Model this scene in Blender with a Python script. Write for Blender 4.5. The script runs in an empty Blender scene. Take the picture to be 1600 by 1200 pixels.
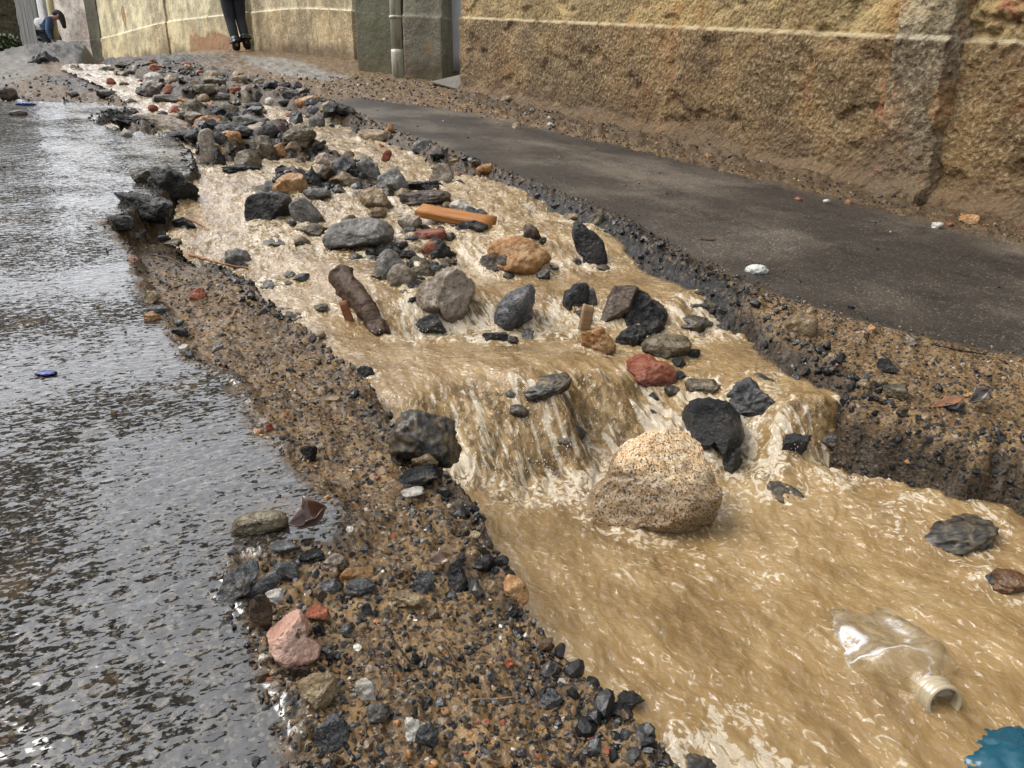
import bpy, bmesh, math, random
import numpy as np
from mathutils import Vector, Matrix, Euler
R = math.radians
SC = bpy.context.scene
COL = SC.collection
rng = np.random.default_rng(11)
random.seed(5)

# ------------------------------------------------------------------ camera
# world: +Y runs up the street, +X to its right, the camera stands above the origin
CAM_H, YAW, PITCH, FPX = 0.60, R(27.5), R(18.7), 1200.0
cam_d = bpy.data.cameras.new("camera"); cam = bpy.data.objects.new("camera", cam_d); COL.objects.link(cam)
cam_d.sensor_width = 36; cam_d.lens = 27; cam_d.clip_start = 0.02; cam_d.clip_end = 500
cam.location = (0, 0, CAM_H); cam.rotation_euler = (R(90) - PITCH, 0, -YAW)
SC.camera = cam

# ------------------------------------------------------------------ light
SUN_EL, SUN_AZ = R(54), R(-64)          # veiled sun, high on the left of the street; azimuth from the street direction
SKY_STRENGTH, SUN_STRENGTH = 0.15, 1.0
w = bpy.data.worlds.new("World"); SC.world = w; w.use_nodes = True
nt = w.node_tree; nt.nodes.clear()
wo = nt.nodes.new('ShaderNodeOutputWorld'); wb = nt.nodes.new('ShaderNodeBackground')
sky = nt.nodes.new('ShaderNodeTexSky'); sky.sky_type = 'NISHITA'; sky.sun_disc = False
sky.sun_elevation = SUN_EL; sky.sun_rotation = SUN_AZ
sky.air_density = 1.0; sky.dust_density = 3.0; sky.ozone_density = 1.0
hs = nt.nodes.new('ShaderNodeHueSaturation'); hs.inputs['Saturation'].default_value = 0.18
nt.links.new(sky.outputs[0], hs.inputs['Color'])
nt.links.new(hs.outputs[0], wb.inputs['Color']); wb.inputs['Strength'].default_value = SKY_STRENGTH
nt.links.new(wb.outputs[0], wo.inputs[0])
sun_d = bpy.data.lights.new("sun", 'SUN'); sun = bpy.data.objects.new("sun", sun_d); COL.objects.link(sun)
sun_d.energy = SUN_STRENGTH; sun_d.angle = R(46); sun_d.color = (1.0, 0.95, 0.88)
sdir = Vector((math.sin(SUN_AZ) * math.cos(SUN_EL), math.cos(SUN_AZ) * math.cos(SUN_EL), math.sin(SUN_EL)))
sun.rotation_euler = sdir.to_track_quat('Z', 'Y').to_euler()
sun.location = (-4, 2, 8)
SC.view_settings.view_transform = 'Standard'; SC.view_settings.look = 'None'
SC.view_settings.gamma = 1; SC.view_settings.exposure = 1.55
SC.cycles.use_denoising = True
SC.cycles.max_bounces = 6; SC.cycles.transparent_max_bounces = 8

# ------------------------------------------------------------------ noise
_p = rng.permutation(256); PERM = np.concatenate([_p, _p, _p])
_g = rng.normal(size=(256, 3)); GRAD = _g / np.linalg.norm(_g, axis=1)[:, None]
def perlin(x, y, z=0.0):
    x, y, z = np.broadcast_arrays(np.asarray(x, float), np.asarray(y, float), np.asarray(z, float))
    xi, yi, zi = (np.floor(a).astype(int) for a in (x, y, z))
    fx, fy, fz = x - xi, y - yi, z - zi
    ux, uy, uz = (f * f * f * (f * (f * 6 - 15) + 10) for f in (fx, fy, fz))
    xi, yi, zi = xi & 255, yi & 255, zi & 255
    r = 0
    for a in (0, 1):
        for b in (0, 1):
            for c in (0, 1):
                h = PERM[PERM[PERM[xi + a] + yi + b] + zi + c]
                gg = GRAD[h]
                d = gg[..., 0] * (fx - a) + gg[..., 1] * (fy - b) + gg[..., 2] * (fz - c)
                r = r + d * (ux if a else 1 - ux) * (uy if b else 1 - uy) * (uz if c else 1 - uz)
    return r * 1.5
def fbm(x, y, z=0.0, octv=4, gain=0.5):
    s, a, f = 0, 1.0, 1.0
    for o in range(octv):
        s = s + a * perlin(np.asarray(x) * f + 17.3 * o, np.asarray(y) * f - 9.1 * o, np.asarray(z) * f + 3.7 * o); a *= gain; f *= 2.03
    return s
def sstep(a, b, x):
    t = np.clip((x - a) / (b - a), 0, 1); return t * t * (3 - 2 * t)

# ------------------------------------------------------------------ picture -> place
_f = np.array([math.sin(YAW) * math.cos(PITCH), math.cos(YAW) * math.cos(PITCH), -math.sin(PITCH)])
_r = np.array([math.cos(YAW), -math.sin(YAW), 0.0])
_u = np.cross(_r, _f)
CAMP = np.array([0, 0, CAM_H])
def ray(px, py):
    px, py = np.asarray(px, float), np.asarray(py, float)
    return _f + ((px - 800) / FPX)[..., None] * _r + ((600 - py) / FPX)[..., None] * _u
def at_depth(px, py, t): return CAMP + ray(px, py) * np.asarray(t)[..., None]
def project(p):
    q = np.asarray(p) - CAMP; t = q @ _f
    return 800 + FPX * (q @ _r) / t, 600 - FPX * (q @ _u) / t, t
def cast(px, py, surf, tmax=24.0):
    """depth at which the ray through a photo point meets z = surf(x, y)"""
    d = ray(px, py); ts = np.geomspace(0.25, tmax, 420)
    P = CAMP + d[..., None, :] * ts[:, None]
    below = P[..., 2] < surf(P[..., 0], P[..., 1])
    idx = np.where(below.any(-1), below.argmax(-1), len(ts) - 1)
    lo, hi = ts[np.maximum(idx - 1, 0)], ts[idx]
    for _ in range(14):
        m = (lo + hi) / 2; Q = CAMP + d * m[..., None]
        b = Q[..., 2] < surf(Q[..., 0], Q[..., 1]); hi = np.where(b, m, hi); lo = np.where(b, lo, m)
    return hi

def g(x, y):
    """height of the street surface"""
    s = np.where(y < 10.5, 0.122 * y, 1.281 + 0.05 * (y - 10.5))
    s = s + 0.25 * sstep(9.5, 14.0, y) * sstep(0.2, 2.0, x)
    return s
def P(pts, d=0.0):
    a = np.array(pts, float); t = cast(a[:, 0], a[:, 1], lambda x, y: g(x, y) - d)
    return at_depth(a[:, 0], a[:, 1], t)[:, :2]

def sdist(px, py, poly):
    """signed distance to a closed polygon, positive inside"""
    best = np.full(px.shape, 1e9); ins = np.zeros(px.shape, bool)
    n = len(poly)
    for i in range(n):
        a, b = poly[i], poly[(i + 1) % n]
        e = b - a; L = max(e @ e, 1e-12)
        t = np.clip(((px - a[0]) * e[0] + (py - a[1]) * e[1]) / L, 0, 1)
        best = np.minimum(best, (px - a[0] - t * e[0]) ** 2 + (py - a[1] - t * e[1]) ** 2)
        if a[1] != b[1]:
            c = (a[1] > py) != (b[1] > py)
            ins ^= c & (px < (b[0] - a[0]) * (py - a[1]) / (b[1] - a[1]) + a[0])
    d = np.sqrt(best); return np.where(ins, d, -d)
def ldist(px, py, line):
    best = np.full(px.shape, 1e9)
    for a, b in zip(line[:-1], line[1:]):
        e = b - a; L = max(e @ e, 1e-12)
        t = np.clip(((px - a[0]) * e[0] + (py - a[1]) * e[1]) / L, 0, 1)
        best = np.minimum(best, (px - a[0] - t * e[0]) ** 2 + (py - a[1] - t * e[1]) ** 2)
    return np.sqrt(best)

# channel cut by the torrent: left lip, right lip
C_LEFT = [(1180,1330),(1080,1200),(1000,1115),(930,1060),(862,990),(835,960),(800,905),(770,840),(745,790),(735,770),(690,720),(640,670),(600,640),(575,585),
          (545,560),(515,540),(480,505),(440,480),(405,450),(385,415),(340,385),(300,350),(290,330),(305,300),(308,268),(300,235),(285,217),
          (250,209),(200,207),(152,191),(165,180),(225,170),(215,155),(190,135),(150,120),(105,102)]
C_RIGHT = [(215,86),(300,100),(360,114),(430,130),(480,147),(530,168),(620,208),(740,252),(850,295),(960,340),(1050,398),(1130,440),(1215,485),(1240,528),
           (1310,565),(1348,590),(1350,615),(1396,635),(1450,653),(1510,667),(1600,685),(1750,730),(2100,900)]
chan = np.vstack([P(C_LEFT, 0.015), P(C_RIGHT, 0.0), [[2.6, 0.2], [2.2, -0.9], [1.0, -0.7]]])
ASPH = [(520,1330),(480,1200),(450,1110),(425,1030),(390,965),(350,925),(372,862),(520,850),(562,812),(500,745),(410,660),(370,600),(290,550),(262,500),(215,430),
        (200,375),(165,347),(205,325),(252,298),(306,263),(298,238),(280,219),(252,210),(200,208),(150,192),(163,178),(228,170),(150,161),(60,157),(-60,158)]
asph = np.vstack([P(ASPH), [[-3.1, 5.2], [-3.1, -3.0], [0.2, -3.0]]])
LANE = [(530,166),(620,206),(740,250),(850,293),(960,338),(1060,396),(1140,432),(1228,470),(1340,503),(1450,530),(1600,562),(1800,620)]
_l = P(LANE)
lane = np.vstack([_l, [[3.4, -2.5], [2.95, -2.0], [2.92, 1.5], [2.86, 2.6], [2.75, 4.0], [2.55, 5.6]], P([(540,150),(520,158)])])
CONC1 = P([(375,86),(455,92),(545,121),(520,128),(440,119),(390,101)])
CONC2 = P([(-40,84),(45,87),(62,100),(20,118),(-40,127)])
SLAB = P([(60,112),(100,104),(170,118),(185,128),(120,128)])
THREADS = [P(t, .05) for t in ([(300,318),(360,345),(450,402),(540,425)], [(690,290),(760,305),(840,332),(930,392)], [(100,98),(150,108),(190,128),(215,150),(240,168),(300,176),(345,162),(395,170),(450,190),(500,205),(560,215),(620,262),(690,290)],
           [(245,180),(200,196),(250,201),(300,213)], [(315,300),(350,278),(420,262),(470,262),(520,270)], [(500,205),(530,235),(580,240)])]

# water level: control points (photo x, photo y, metres below the street surface)
W_CTRL = [(1100,1190,.135),(1350,1190,.145),(1590,1190,.15),(900,1000,.125),(1200,1000,.15),(1590,1000,.14),(820,880,.135),(1100,880,.165),(1400,880,.155),(1590,870,.13),(780,800,.15),
 (1180,765,.165),(1300,735,.14),(1450,755,.118),(1550,810,.118),(775,770,.16),(850,735,.18),(900,690,.16),(940,660,.14),(1800,1000,.14),(1800,800,.13),(1300,1400,.15),(1900,1300,.16),
 (700,610,.065),(800,592,.05),(860,606,.05),(890,640,.085),(690,690,.12),(650,640,.075),(640,600,.06),(740,680,.115),
 (1180,715,.165),(1290,712,.138),(1385,716,.122),(1215,645,.075),(1290,645,.062),(1385,655,.07),(1260,610,.06),(1335,612,.05),
 (570,550,.075),(700,545,.085),(800,560,.06),(930,590,.075),(1080,580,.08),(1230,560,.065),(960,640,.12),(1010,630,.125),(1060,610,.1),
 (560,530,.088),(640,522,.105),(750,520,.108),(860,516,.105),(960,532,.105),(1090,525,.095),(1200,525,.088),
 (560,442,.042),(640,442,.046),(740,456,.052),(850,452,.055),(980,455,.05),(1060,464,.045),(1150,474,.05),(600,475,.06),(640,500,.085),(560,490,.07),
 (450,430,.07),(420,460,.08),(480,470,.08),(520,415,.045),
 (600,395,.040),(700,372,.028),(800,366,.022),(880,372,.028),(960,380,.036),(680,430,.082),(760,432,.084),(850,428,.084),(930,425,.08),(1010,430,.07),
 (470,400,.062),(430,382,.075),(320,352,.082),(380,372,.075),(340,290,.035),(420,330,.062),(500,350,.05),(560,400,.05),
 (800,308,.028),(760,298,.030),(845,345,.062),(905,345,.058),(700,330,.045),(760,345,.055),(330,262,.045),(420,285,.04),
 (640,262,.05),(580,225,.05),(500,205,.04),(350,165,.05),(215,150,.05),(150,110,.05),(300,180,.05),(220,195,.05),(1050,440,.05),(1000,385,.05)]
_w = np.array(W_CTRL)
_wt = np.array([cast(np.array([a]), np.array([b]), lambda x, y, c=c: g(x, y) - c)[0] for a, b, c in W_CTRL])
_wp = at_depth(_w[:, 0], _w[:, 1], _wt)[:, :2]
_D = np.linalg.norm(_wp[:, None] - _wp[None], axis=2) + np.eye(len(_w)) * 0.0
_A = np.block([[np.sqrt(_D ** 2 + .02 ** 2) - np.eye(len(_w)) * 0.0004, np.ones((len(_w), 1))], [np.ones((1, len(_w))), np.zeros((1, 1))]])
_sol = np.linalg.solve(_A, np.append(_w[:, 2], 0))
def water_d(x, y):
    s = np.full(np.shape(x), _sol[-1])
    for (a, b), k in zip(_wp, _sol[:-1]):
        s = s + k * np.sqrt((x - a) ** 2 + (y - b) ** 2 + .02 ** 2)
    return np.clip(s, .02, .24)
def water_flat(x, y): return g(x, y) - water_d(x, y)
# ------------------------------------------------------------------ mesh + material helpers
def np_mesh(name, V, F, attrs=None, smooth=True):
    me = bpy.data.meshes.new(name); V = np.asarray(V, np.float32); F = np.asarray(F, np.int32)
    k = F.shape[1]
    me.vertices.add(len(V)); me.vertices.foreach_set('co', V.ravel())
    me.loops.add(F.size); me.loops.foreach_set('vertex_index', F.ravel())
    me.polygons.add(len(F)); me.polygons.foreach_set('loop_start', np.arange(0, F.size, k, dtype=np.int32))
    try: me.polygons.foreach_set('loop_total', np.full(len(F), k, np.int32))
    except Exception: pass
    me.polygons.foreach_set('use_smooth', np.full(len(F), smooth))
    for a, val in (attrs or {}).items():
        val = np.asarray(val, np.float32)
        if val.ndim == 2:
            at = me.attributes.new(a, 'FLOAT_COLOR', 'POINT'); at.data.foreach_set('color', val.ravel())
        else:
            at = me.attributes.new(a, 'FLOAT', 'POINT'); at.data.foreach_set('value', val)
    me.update(calc_edges=True); me.validate()
    return me
def add(name, me, mat=None, parent=None, label=None, cat=None, group=None, kind=None, loc=None):
    o = bpy.data.objects.new(name, me); COL.objects.link(o)
    if mat is not None and me is not None: me.materials.append(mat)
    if parent is not None: o.parent = parent
    if loc is not None: o.location = loc
    for k, v in (('label', label), ('category', cat), ('group', group), ('kind', kind)):
        if v: o[k] = v
    return o
def empty(name, loc, label, cat, group=None):
    return add(name, None, None, None, label, cat, group, None, loc)

WET = .52
class Mat:
    """short way to write node materials"""
    def __init__(s, name):
        s.m = bpy.data.materials.new(name); s.m.use_nodes = True; s.t = s.m.node_tree; s.t.nodes.clear()
        s.out = s.t.nodes.new('ShaderNodeOutputMaterial')
        s._geo = s._tc = None
    def n(s, typ, props=None, **inp):
        nd = s.t.nodes.new(typ)
        for k, v in (props or {}).items(): setattr(nd, k, v)
        for k, v in inp.items(): s.set(nd, k.replace('_', ' '), v)
        return nd
    def set(s, nd, key, v):
        sock = nd.inputs[int(key[1:])] if key[0] == 'i' and key[1:].isdigit() else nd.inputs[key]
        if hasattr(v, 'links') or isinstance(v, bpy.types.NodeSocket): s.t.links.new(v, sock)
        elif isinstance(v, (tuple, list)) and len(v) == 3 and sock.type == 'RGBA': sock.default_value = (*v, 1)
        else: sock.default_value = v
    def pos(s):
        if s._geo is None: s._geo = s.n('ShaderNodeNewGeometry')
        return s._geo.outputs['Position']
    def obj(s):
        if s._tc is None: s._tc = s.n('ShaderNodeTexCoord')
        return s._tc.outputs['Object']
    def attr(s, name, col=False):
        return s.n('ShaderNodeAttribute', {'attribute_name': name}).outputs['Color' if col else 'Fac']
    def scale(s, vec, sc, rot=(0, 0, 0)):
        return s.n('ShaderNodeMapping', Vector=vec, Scale=sc, Rotation=rot).outputs[0]
    def noise(s, vec, sc, det=3, rough=.55, dist=0.0, out=0):
        return s.n('ShaderNodeTexNoise', Vector=vec, Scale=sc, Detail=det, Roughness=rough, Distortion=dist).outputs[out]
    def vor(s, vec, sc, feat='F1', out=0, rnd=1.0):
        return s.n('ShaderNodeTexVoronoi', {'feature': feat}, Vector=vec, Scale=sc, Randomness=rnd).outputs[out]
    def ramp(s, fac, stops, interp='LINEAR'):
        nd = s.n('ShaderNodeValToRGB', Fac=fac); cr = nd.color_ramp; cr.interpolation = interp
        while len(cr.elements) < len(stops): cr.elements.new(0.5)
        for e, (p, c) in zip(cr.elements, stops):
            e.position = p; e.color = (c, c, c, 1) if not isinstance(c, tuple) else (*c, 1)
        return nd.outputs[0]
    def math(s, op, a, b=0.0, c=0.0, clamp=False):
        nd = s.n('ShaderNodeMath', {'operation': op, 'use_clamp': clamp}); s.set(nd, 'i0', a); s.set(nd, 'i1', b); s.set(nd, 'i2', c); return nd.outputs[0]
    def step(s, x, a, b):
        nd = s.n('ShaderNodeMapRange', {'interpolation_type': 'SMOOTHSTEP'}); s.set(nd, 'i0', x); s.set(nd, 'i1', a); s.set(nd, 'i2', b); return nd.outputs[0]
    def mix(s, f, a, b, mode='MIX'):
        nd = s.n('ShaderNodeMix', {'data_type': 'RGBA', 'blend_type': mode})
        s.set(nd, 'i0', f); s.set(nd, 'i6', a); s.set(nd, 'i7', b); return nd.outputs[2]
    def bump(s, h, strength, dist, normal=None):
        nd = s.n('ShaderNodeBump', Height=h, Strength=strength, Distance=dist)
        if normal is not None: s.set(nd, 'Normal', normal)
        return nd.outputs[0]
    def bsdf(s, **k):
        # everything here is soaked: keep the base colours on the dark side
        k['Base_Color'] = s.mix(1.0, k['Base_Color'], (WET, WET, WET), 'MULTIPLY')
        return s.n('ShaderNodeBsdfPrincipled', **k)
    def done(s, shader):
        s.t.links.new(shader.outputs[0] if hasattr(shader, 'outputs') else shader, s.out.inputs[0]); return s.m

# ------------------------------------------------------------------ the street
NA, NR = 960, 820
az = YAW + np.linspace(R(-58), R(58), NA)
rad = np.geomspace(0.30, 36.0, NR)
AZ, RA = np.meshgrid(az, rad)
GX, GY = (RA * np.sin(AZ)).ravel(), (RA * np.cos(AZ)).ravel()

def terrain(x, y, full=False):
    x, y = np.asarray(x, float), np.asarray(y, float)
    n1 = fbm(x * 9, y * 9, 1.5, 3); n2 = fbm(x * 28, y * 28, 4.5, 3); n3 = fbm(x * 75, y * 75, 7.5, 2); n4 = fbm(x * 2.2, y * 2.2, 9.5, 3)
    n5 = fbm(x * 150, y * 150, 2.5, 2)
    far = sstep(2.5, 3.8, y)
    sc = sdist(x, y, chan) + .011 * n1 + .008 * n2 + .003 * n3 + np.where((x > 1.1) & (y < 1.7), .022 * n1 + .012 * n2, 0)
    sa = sdist(x, y, asph) + .006 * n1 + .004 * n2
    sl = sdist(x, y, lane) + .02 * n1 + .010 * n2
    left = x < 0.95
    wdep = water_d(x, y)
    # banks
    bd = np.where(left, .012 + .06 * sstep(1.7, 2.7, y) + .035 * sstep(2.3, 2.7, y) * sstep(4.6, 3.6, y) * (1 - .35 * far), .02 - .02 * far)
    bank = bd * np.where(left, sstep(-.002, .035 + .10 * sstep(.5, .8, -sa * 3), -sa), sstep(0, .14, -sl))
    tovr = np.where(left, sstep(.22, 0, -sc), 0) * .018 * (1 - far)
    wall_toe = sstep(2.72, 3.03, x + .09 * n1 + .05 * n2) * sstep(7.5, 6.5, y)
    onroad = np.maximum(sstep(-.004, .02, sa), sstep(-.01, .05, sl) * (1 - wall_toe))
    rough_b = (.010 * n1 + .0075 * np.maximum(n2, -.5) + .0045 * n3 + .0016 * n5) * (1 - onroad)
    rough_r = onroad * (.0018 * n4 + .0006 * n2 + .0004 * n3)
    z = g(x, y) - bank - tovr + rough_b * (1 + .9 * far) + rough_r
    z = z + wall_toe * (.012 + .006 * n1) + .025 * sstep(2.98, 3.24, x) * sstep(7.6, 7.0, y) * (.7 + .35 * n1)
    # far mounds of gravel
    def hill(px, py, t, rx, ry, h):
        c = at_depth(px, py, np.array(t)); return h * np.exp(-((x - c[0]) / rx) ** 2 - ((y - c[1]) / ry) ** 2)
    z = z + (hill(80, 92, 9.6, .7, .8, .26) + hill(140, 84, 10.4, .5, .7, .12) + hill(250, 92, 9.6, .6, .8, .07)) * (1 + .12 * n1)
    # channel
    wr = np.where(left, .035 + .05 * sstep(2, 3, y), np.where(y > 1.45, .13, .085))
    t = sstep(0, 1, np.clip(sc / wr, 0, 1))
    thr = np.minimum.reduce([ldist(x, y, T) for T in THREADS])
    rub = (.04 + .032 * n1 + .014 * n2) - .17 * sstep(.32, .05, thr + .06 * n1)
    bed = g(x, y) - wdep - .07 * (1 - far) + far * (rub + .035) + .02 * n1 * (1 - far)
    z2 = z * (1 - t) + bed * t
    chunk = sstep(-.03, .02, sc) * (1 - sstep(.5, 1.1, sc / wr)) * (1 - far * .5)
    z2 = z2 + chunk * (.013 * n2 + .008 * n3 + .003 * n5) + np.where((x > 1.1) & (y < 1.7), chunk * (.016 * n1 + .012 * np.abs(n2)), 0)
    if not full: return z2
    A = {}
    film = sstep(-.03, .03, sa + .03 * n1)
    A['film'] = film
    A['lane'] = sstep(-.012, .03, sl + .012 * n3) * (1 - wall_toe)
    blackL = sstep(-.10, -.02, sc + .03 * n2 + .025 * n1) * .6 * sstep(.25, -.35, n1) + sstep(1.9, 2.5, y) * .5
    blackR = sstep(-.10, .02, sc + .02 * n2) * sstep(1.35, 1.55, y)
    A['black'] = np.clip(np.where(left, blackL * sstep(.02, -.02, sa - .02) + sstep(-.04, .0, sc) * sstep(.04, -.01, sa) * sstep(2.2, 2.6, y), blackR) * (1 - far * .55), 0, 1)
    A['conc'] = np.clip(np.maximum(sstep(-.06, .1, sdist(x, y, CONC1) + .06 * n1), sstep(-.06, .1, sdist(x, y, CONC2) + .08 * n1)), 0, 1)
    gr = sstep(.2, .9, (hill(80, 92, 9.6, .75, .9, 1.) + hill(140, 84, 10.4, .6, .9, 1.) + hill(250, 92, 9.6, .8, 1.2, 1.1) + hill(330, 108, 7.9, .5, .6, .7)) + .25 * n1)
    A['grey'] = np.clip(gr + .9 * sstep(-.05, .05, sdist(x, y, SLAB) + .04 * n1), 0, 1)
    A['bed'] = np.clip(np.maximum(t, sstep(np.where(x > 1.1, .075, .045), .012, z2 - water_flat(x, y) + .012 * n2) * sstep(-.03, .02, sc)), 0, 1)
    A['bed'] = np.clip(np.maximum(A['bed'], np.where(x > 1.1, sstep(.02, .35, t), 0)), 0, 1) * (1 - .65 * far)  # right bank face also darkened to paint in the shade of its undercut
    A['thin'] = np.maximum(sstep(.06, -.07, x + .145 * y - .05 + .07 * n4) * sstep(3.2, 2.2, y), .30 * sstep(1.2, 2.2, y))
    A['toe'] = wall_toe
    A['stain'] = np.clip(.5 + .5 * n4, 0, 1)
    return z2, A, sa, sl, sc

GZ, GA, SA, SL, SCH = terrain(GX, GY, True)
idx = np.arange(NA * NR).reshape(NR, NA)
FACES = np.stack([idx[:-1, :-1], idx[1:, :-1], idx[1:, 1:], idx[:-1, 1:]], -1).reshape(-1, 4)[:, ::-1]
def submesh(name, sel, attrs, Z, X=GX, Y=GY):
    F = FACES[sel]; used = np.unique(F); remap = np.full(NA * NR, -1); remap[used] = np.arange(len(used))
    return np_mesh(name, np.stack([X[used], Y[used], Z[used]], 1), remap[F], {k: v[used] for k, v in attrs.items()})

def street_material():
    m = Mat('street'); p = m.pos()
    film, lane_, black, conc, grey, bed, toe, thin = (m.attr(a) for a in ('film', 'lane', 'black', 'conc', 'grey', 'bed', 'toe', 'thin'))
    nf = m.noise(p, 260, 3, .6); nm = m.noise(p, 46, 4, .62); nl = m.noise(p, 9, 4, .6); nvl = m.noise(p, 1.7, 3)
    cellc = m.vor(p, 95, out=1); celld = m.vor(p, 95)
    cellb = m.vor(p, 230, out=1)
    # mud: brown silt between dark crumbs and a few pale grains
    sep = m.n('ShaderNodeSeparateColor', Color=cellc)
    sepb = m.n('ShaderNodeSeparateColor', Color=cellb)
    silt = m.ramp(m.math('ADD', m.math('MULTIPLY', nl, .55), m.math('MULTIPLY', nm, .45)), [(.28, (.075, .042, .016)), (.45, (.19, .112, .046)), (.58, (.31, .193, .084)), (.75, (.44, .295, .145))])
    grain = m.ramp(sep.outputs[0], [(0, (.02, .02, .021)), (.3, (.035, .033, .032)), (.48, (.06, .055, .05)), (.56, (.17, .11, .06)), (.72, (.25, .18, .10)), (.9, (.32, .23, .14)), (.975, (.5, .45, .38)), (.99, (.30, .09, .04))], 'CONSTANT')
    isg = m.math('MULTIPLY', m.step(sep.outputs[1], .42, .5), m.step(celld, .52, .42))
    mud = m.mix(isg, silt, grain)
    grainb = m.ramp(sepb.outputs[0], [(0, (.018, .018, .019)), (.35, (.05, .045, .04)), (.6, (.16, .11, .06)), (.9, (.36, .29, .2))], 'CONSTANT')
    mud = m.mix(m.math('MULTIPLY', m.step(sepb.outputs[1], .55, .6), .8), mud, grainb)
    # asphalt under water
    asp = m.ramp(sepb.outputs[0], [(0, (.013, .012, .010)), (.5, (.030, .027, .022)), (.78, (.06, .052, .040)), (.93, (.15, .125, .09))])
    asp = m.mix(m.math('MULTIPLY', m.step(nl, .56, .72), .55), asp, (.13, .085, .042))
    # lane
    ln = m.ramp(nf, [(.3, (.030, .027, .025)), (.55, (.075, .068, .062)), (.72, (.15, .137, .124))])
    ln = m.mix(m.math('MULTIPLY', m.step(m.noise(m.scale(p, (1.7, .8, 1), (0, 0, 0)), 3.0, 6, .7), .44, .66), .5), ln, (.135, .115, .092))
    ln = m.mix(m.math('MULTIPLY', m.step(m.noise(m.scale(p, (1.4, .8, 1)), 4.1, 5, .7), .52, .64), .6), ln, (.032, .028, .025))
    ln = m.mix(m.step(sepb.outputs[2], .93, .97), ln, (.24, .205, .16))
    ln = m.mix(m.math('MULTIPLY', m.math('MULTIPLY', m.step(sep.outputs[2], .80, .86), m.step(celld, .36, .24)), .8), ln, (.27, .24, .19))
    ln = m.mix(m.step(nvl, .40, .66), m.mix(1.0, ln, (.62, .60, .58), 'MULTIPLY'), m.mix(1.0, ln, (1.7, 1.62, 1.5), 'MULTIPLY'))
    blk = m.ramp(nm, [(.3, (.006, .006, .006)), (.6, (.018, .017, .016)), (.8, (.05, .046, .04))])
    con = m.ramp(m.noise(p, 7, 5, .65), [(.3, (.15, .135, .11)), (.6, (.30, .275, .235)), (.8, (.40, .37, .32))])
    gry = m.ramp(sep.outputs[0], [(0, (.025, .025, .024)), (.4, (.055, .053, .05)), (.8, (.10, .096, .088)), (1, (.24, .22, .19))])
    c = m.mix(lane_, mud, ln)
    c = m.mix(conc, c, con); c = m.mix(m.math('MULTIPLY', grey, .9), c, gry)
    c = m.mix(m.math('MULTIPLY', m.math('MULTIPLY', toe, m.math('SUBTRACT', 1, lane_)), .75), c, m.ramp(nm, [(.3, (.045, .031, .018)), (.7, (.14, .095, .053))]))
    c = m.mix(film, c, asp)
    c = m.mix(m.math('MULTIPLY', black, m.step(nm, .62, .50)), c, blk)
    c = m.mix(m.math('MULTIPLY', bed, .75), c, blk)  # dark bed, plus the painted undercut shade on the right bank face
    # relief
    cr = m.vor(p, 60)
    hgt = m.math('ADD', m.math('MULTIPLY', nm, .9), m.math('ADD', m.math('MULTIPLY', nf, .35), m.math('MULTIPLY', m.math('SUBTRACT', .5, celld), isg)))
    rel = m.bump(hgt, m.math('SUBTRACT', 1, m.math('MULTIPLY', lane_, .45)), .006)
    # film of running water
    rp = m.noise(m.scale(p, (.8, 1.5, 1), (0, 0, R(28))), 46, 1.0, .5, .6)
    rp2 = m.noise(m.scale(p, (.6, 1.5, 1), (0, 0, R(12))), 21, 1, .5, .8)
    # the film reads smooth where it runs deep, broken by grit elsewhere
    deep = m.noise(p, 3.6, 3, .55)
    f1 = m.noise(m.scale(p, (.8, 1.7, 1), (0, 0, R(24))), 74, 2.0, .55, .9); f2 = m.noise(m.scale(p, (1, 1.5, 1), (0, 0, R(10))), 150, 2, .6, .5)
    fleck = m.math('ADD', m.math('MULTIPLY', f1, .68), m.math('MULTIPLY', f2, .32))
    edge = m.math('MULTIPLY_ADD', thin, -.085, m.math('MULTIPLY_ADD', deep, -.62, .852))
    wetm = m.math('MULTIPLY', film, m.math('SUBTRACT', 1, m.step(fleck, m.math('SUBTRACT', edge, .012), m.math('ADD', edge, .016))))
    ripple = m.bump(m.math('ADD', rp, m.math('MULTIPLY', rp2, .9)), .21, .010)
    b = m.bsdf(Base_Color=c, Normal=rel)
    m.set(b, 'Roughness', m.math('ADD', m.math('SUBTRACT', m.math('MULTIPLY_ADD', nm, .35, .33), m.math('MULTIPLY', black, .12)), m.math('MULTIPLY', film, .2)))
    m.set(b, 'Specular IOR Level', m.math('MULTIPLY_ADD', film, -.12, .18))
    # wet mud shines in patches
    pw = m.step(m.noise(p, 17, 4, .6), .52, .60)
    wetmud = m.math('MULTIPLY', m.math('MULTIPLY', m.math('SUBTRACT', 1, lane_), m.math('SUBTRACT', 1, conc)), m.math('MULTIPLY', m.math('MULTIPLY', pw, .4), m.math('SUBTRACT', 1, black)))
    cw = m.math('MAXIMUM', wetm, m.math('MULTIPLY', wetmud, m.math('SUBTRACT', 1, film)))
    cw = m.math('MAXIMUM', cw, m.math('MULTIPLY', lane_, .04))
    m.set(b, 'Coat Weight', cw); m.set(b, 'Coat IOR', m.math('MULTIPLY_ADD', film, .56, 1.34))
    m.set(b, 'Coat Roughness', m.math('MULTIPLY_ADD', film, -.25, .28))
    nn = m.n('ShaderNodeMix', {'data_type': 'VECTOR'}); m.set(nn, 'i0', film); m.set(nn, 'i4', rel); m.set(nn, 'i5', ripple)
    m.set(b, 'Coat Normal', nn.outputs[1])
    return m.done(b)
M_street = street_material()
fsel = FACES[:, 0]
is_road = SA[fsel] > 0
is_lane = (SL[fsel] > 0) & ~is_road
rest = ~is_road & ~is_lane
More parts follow.
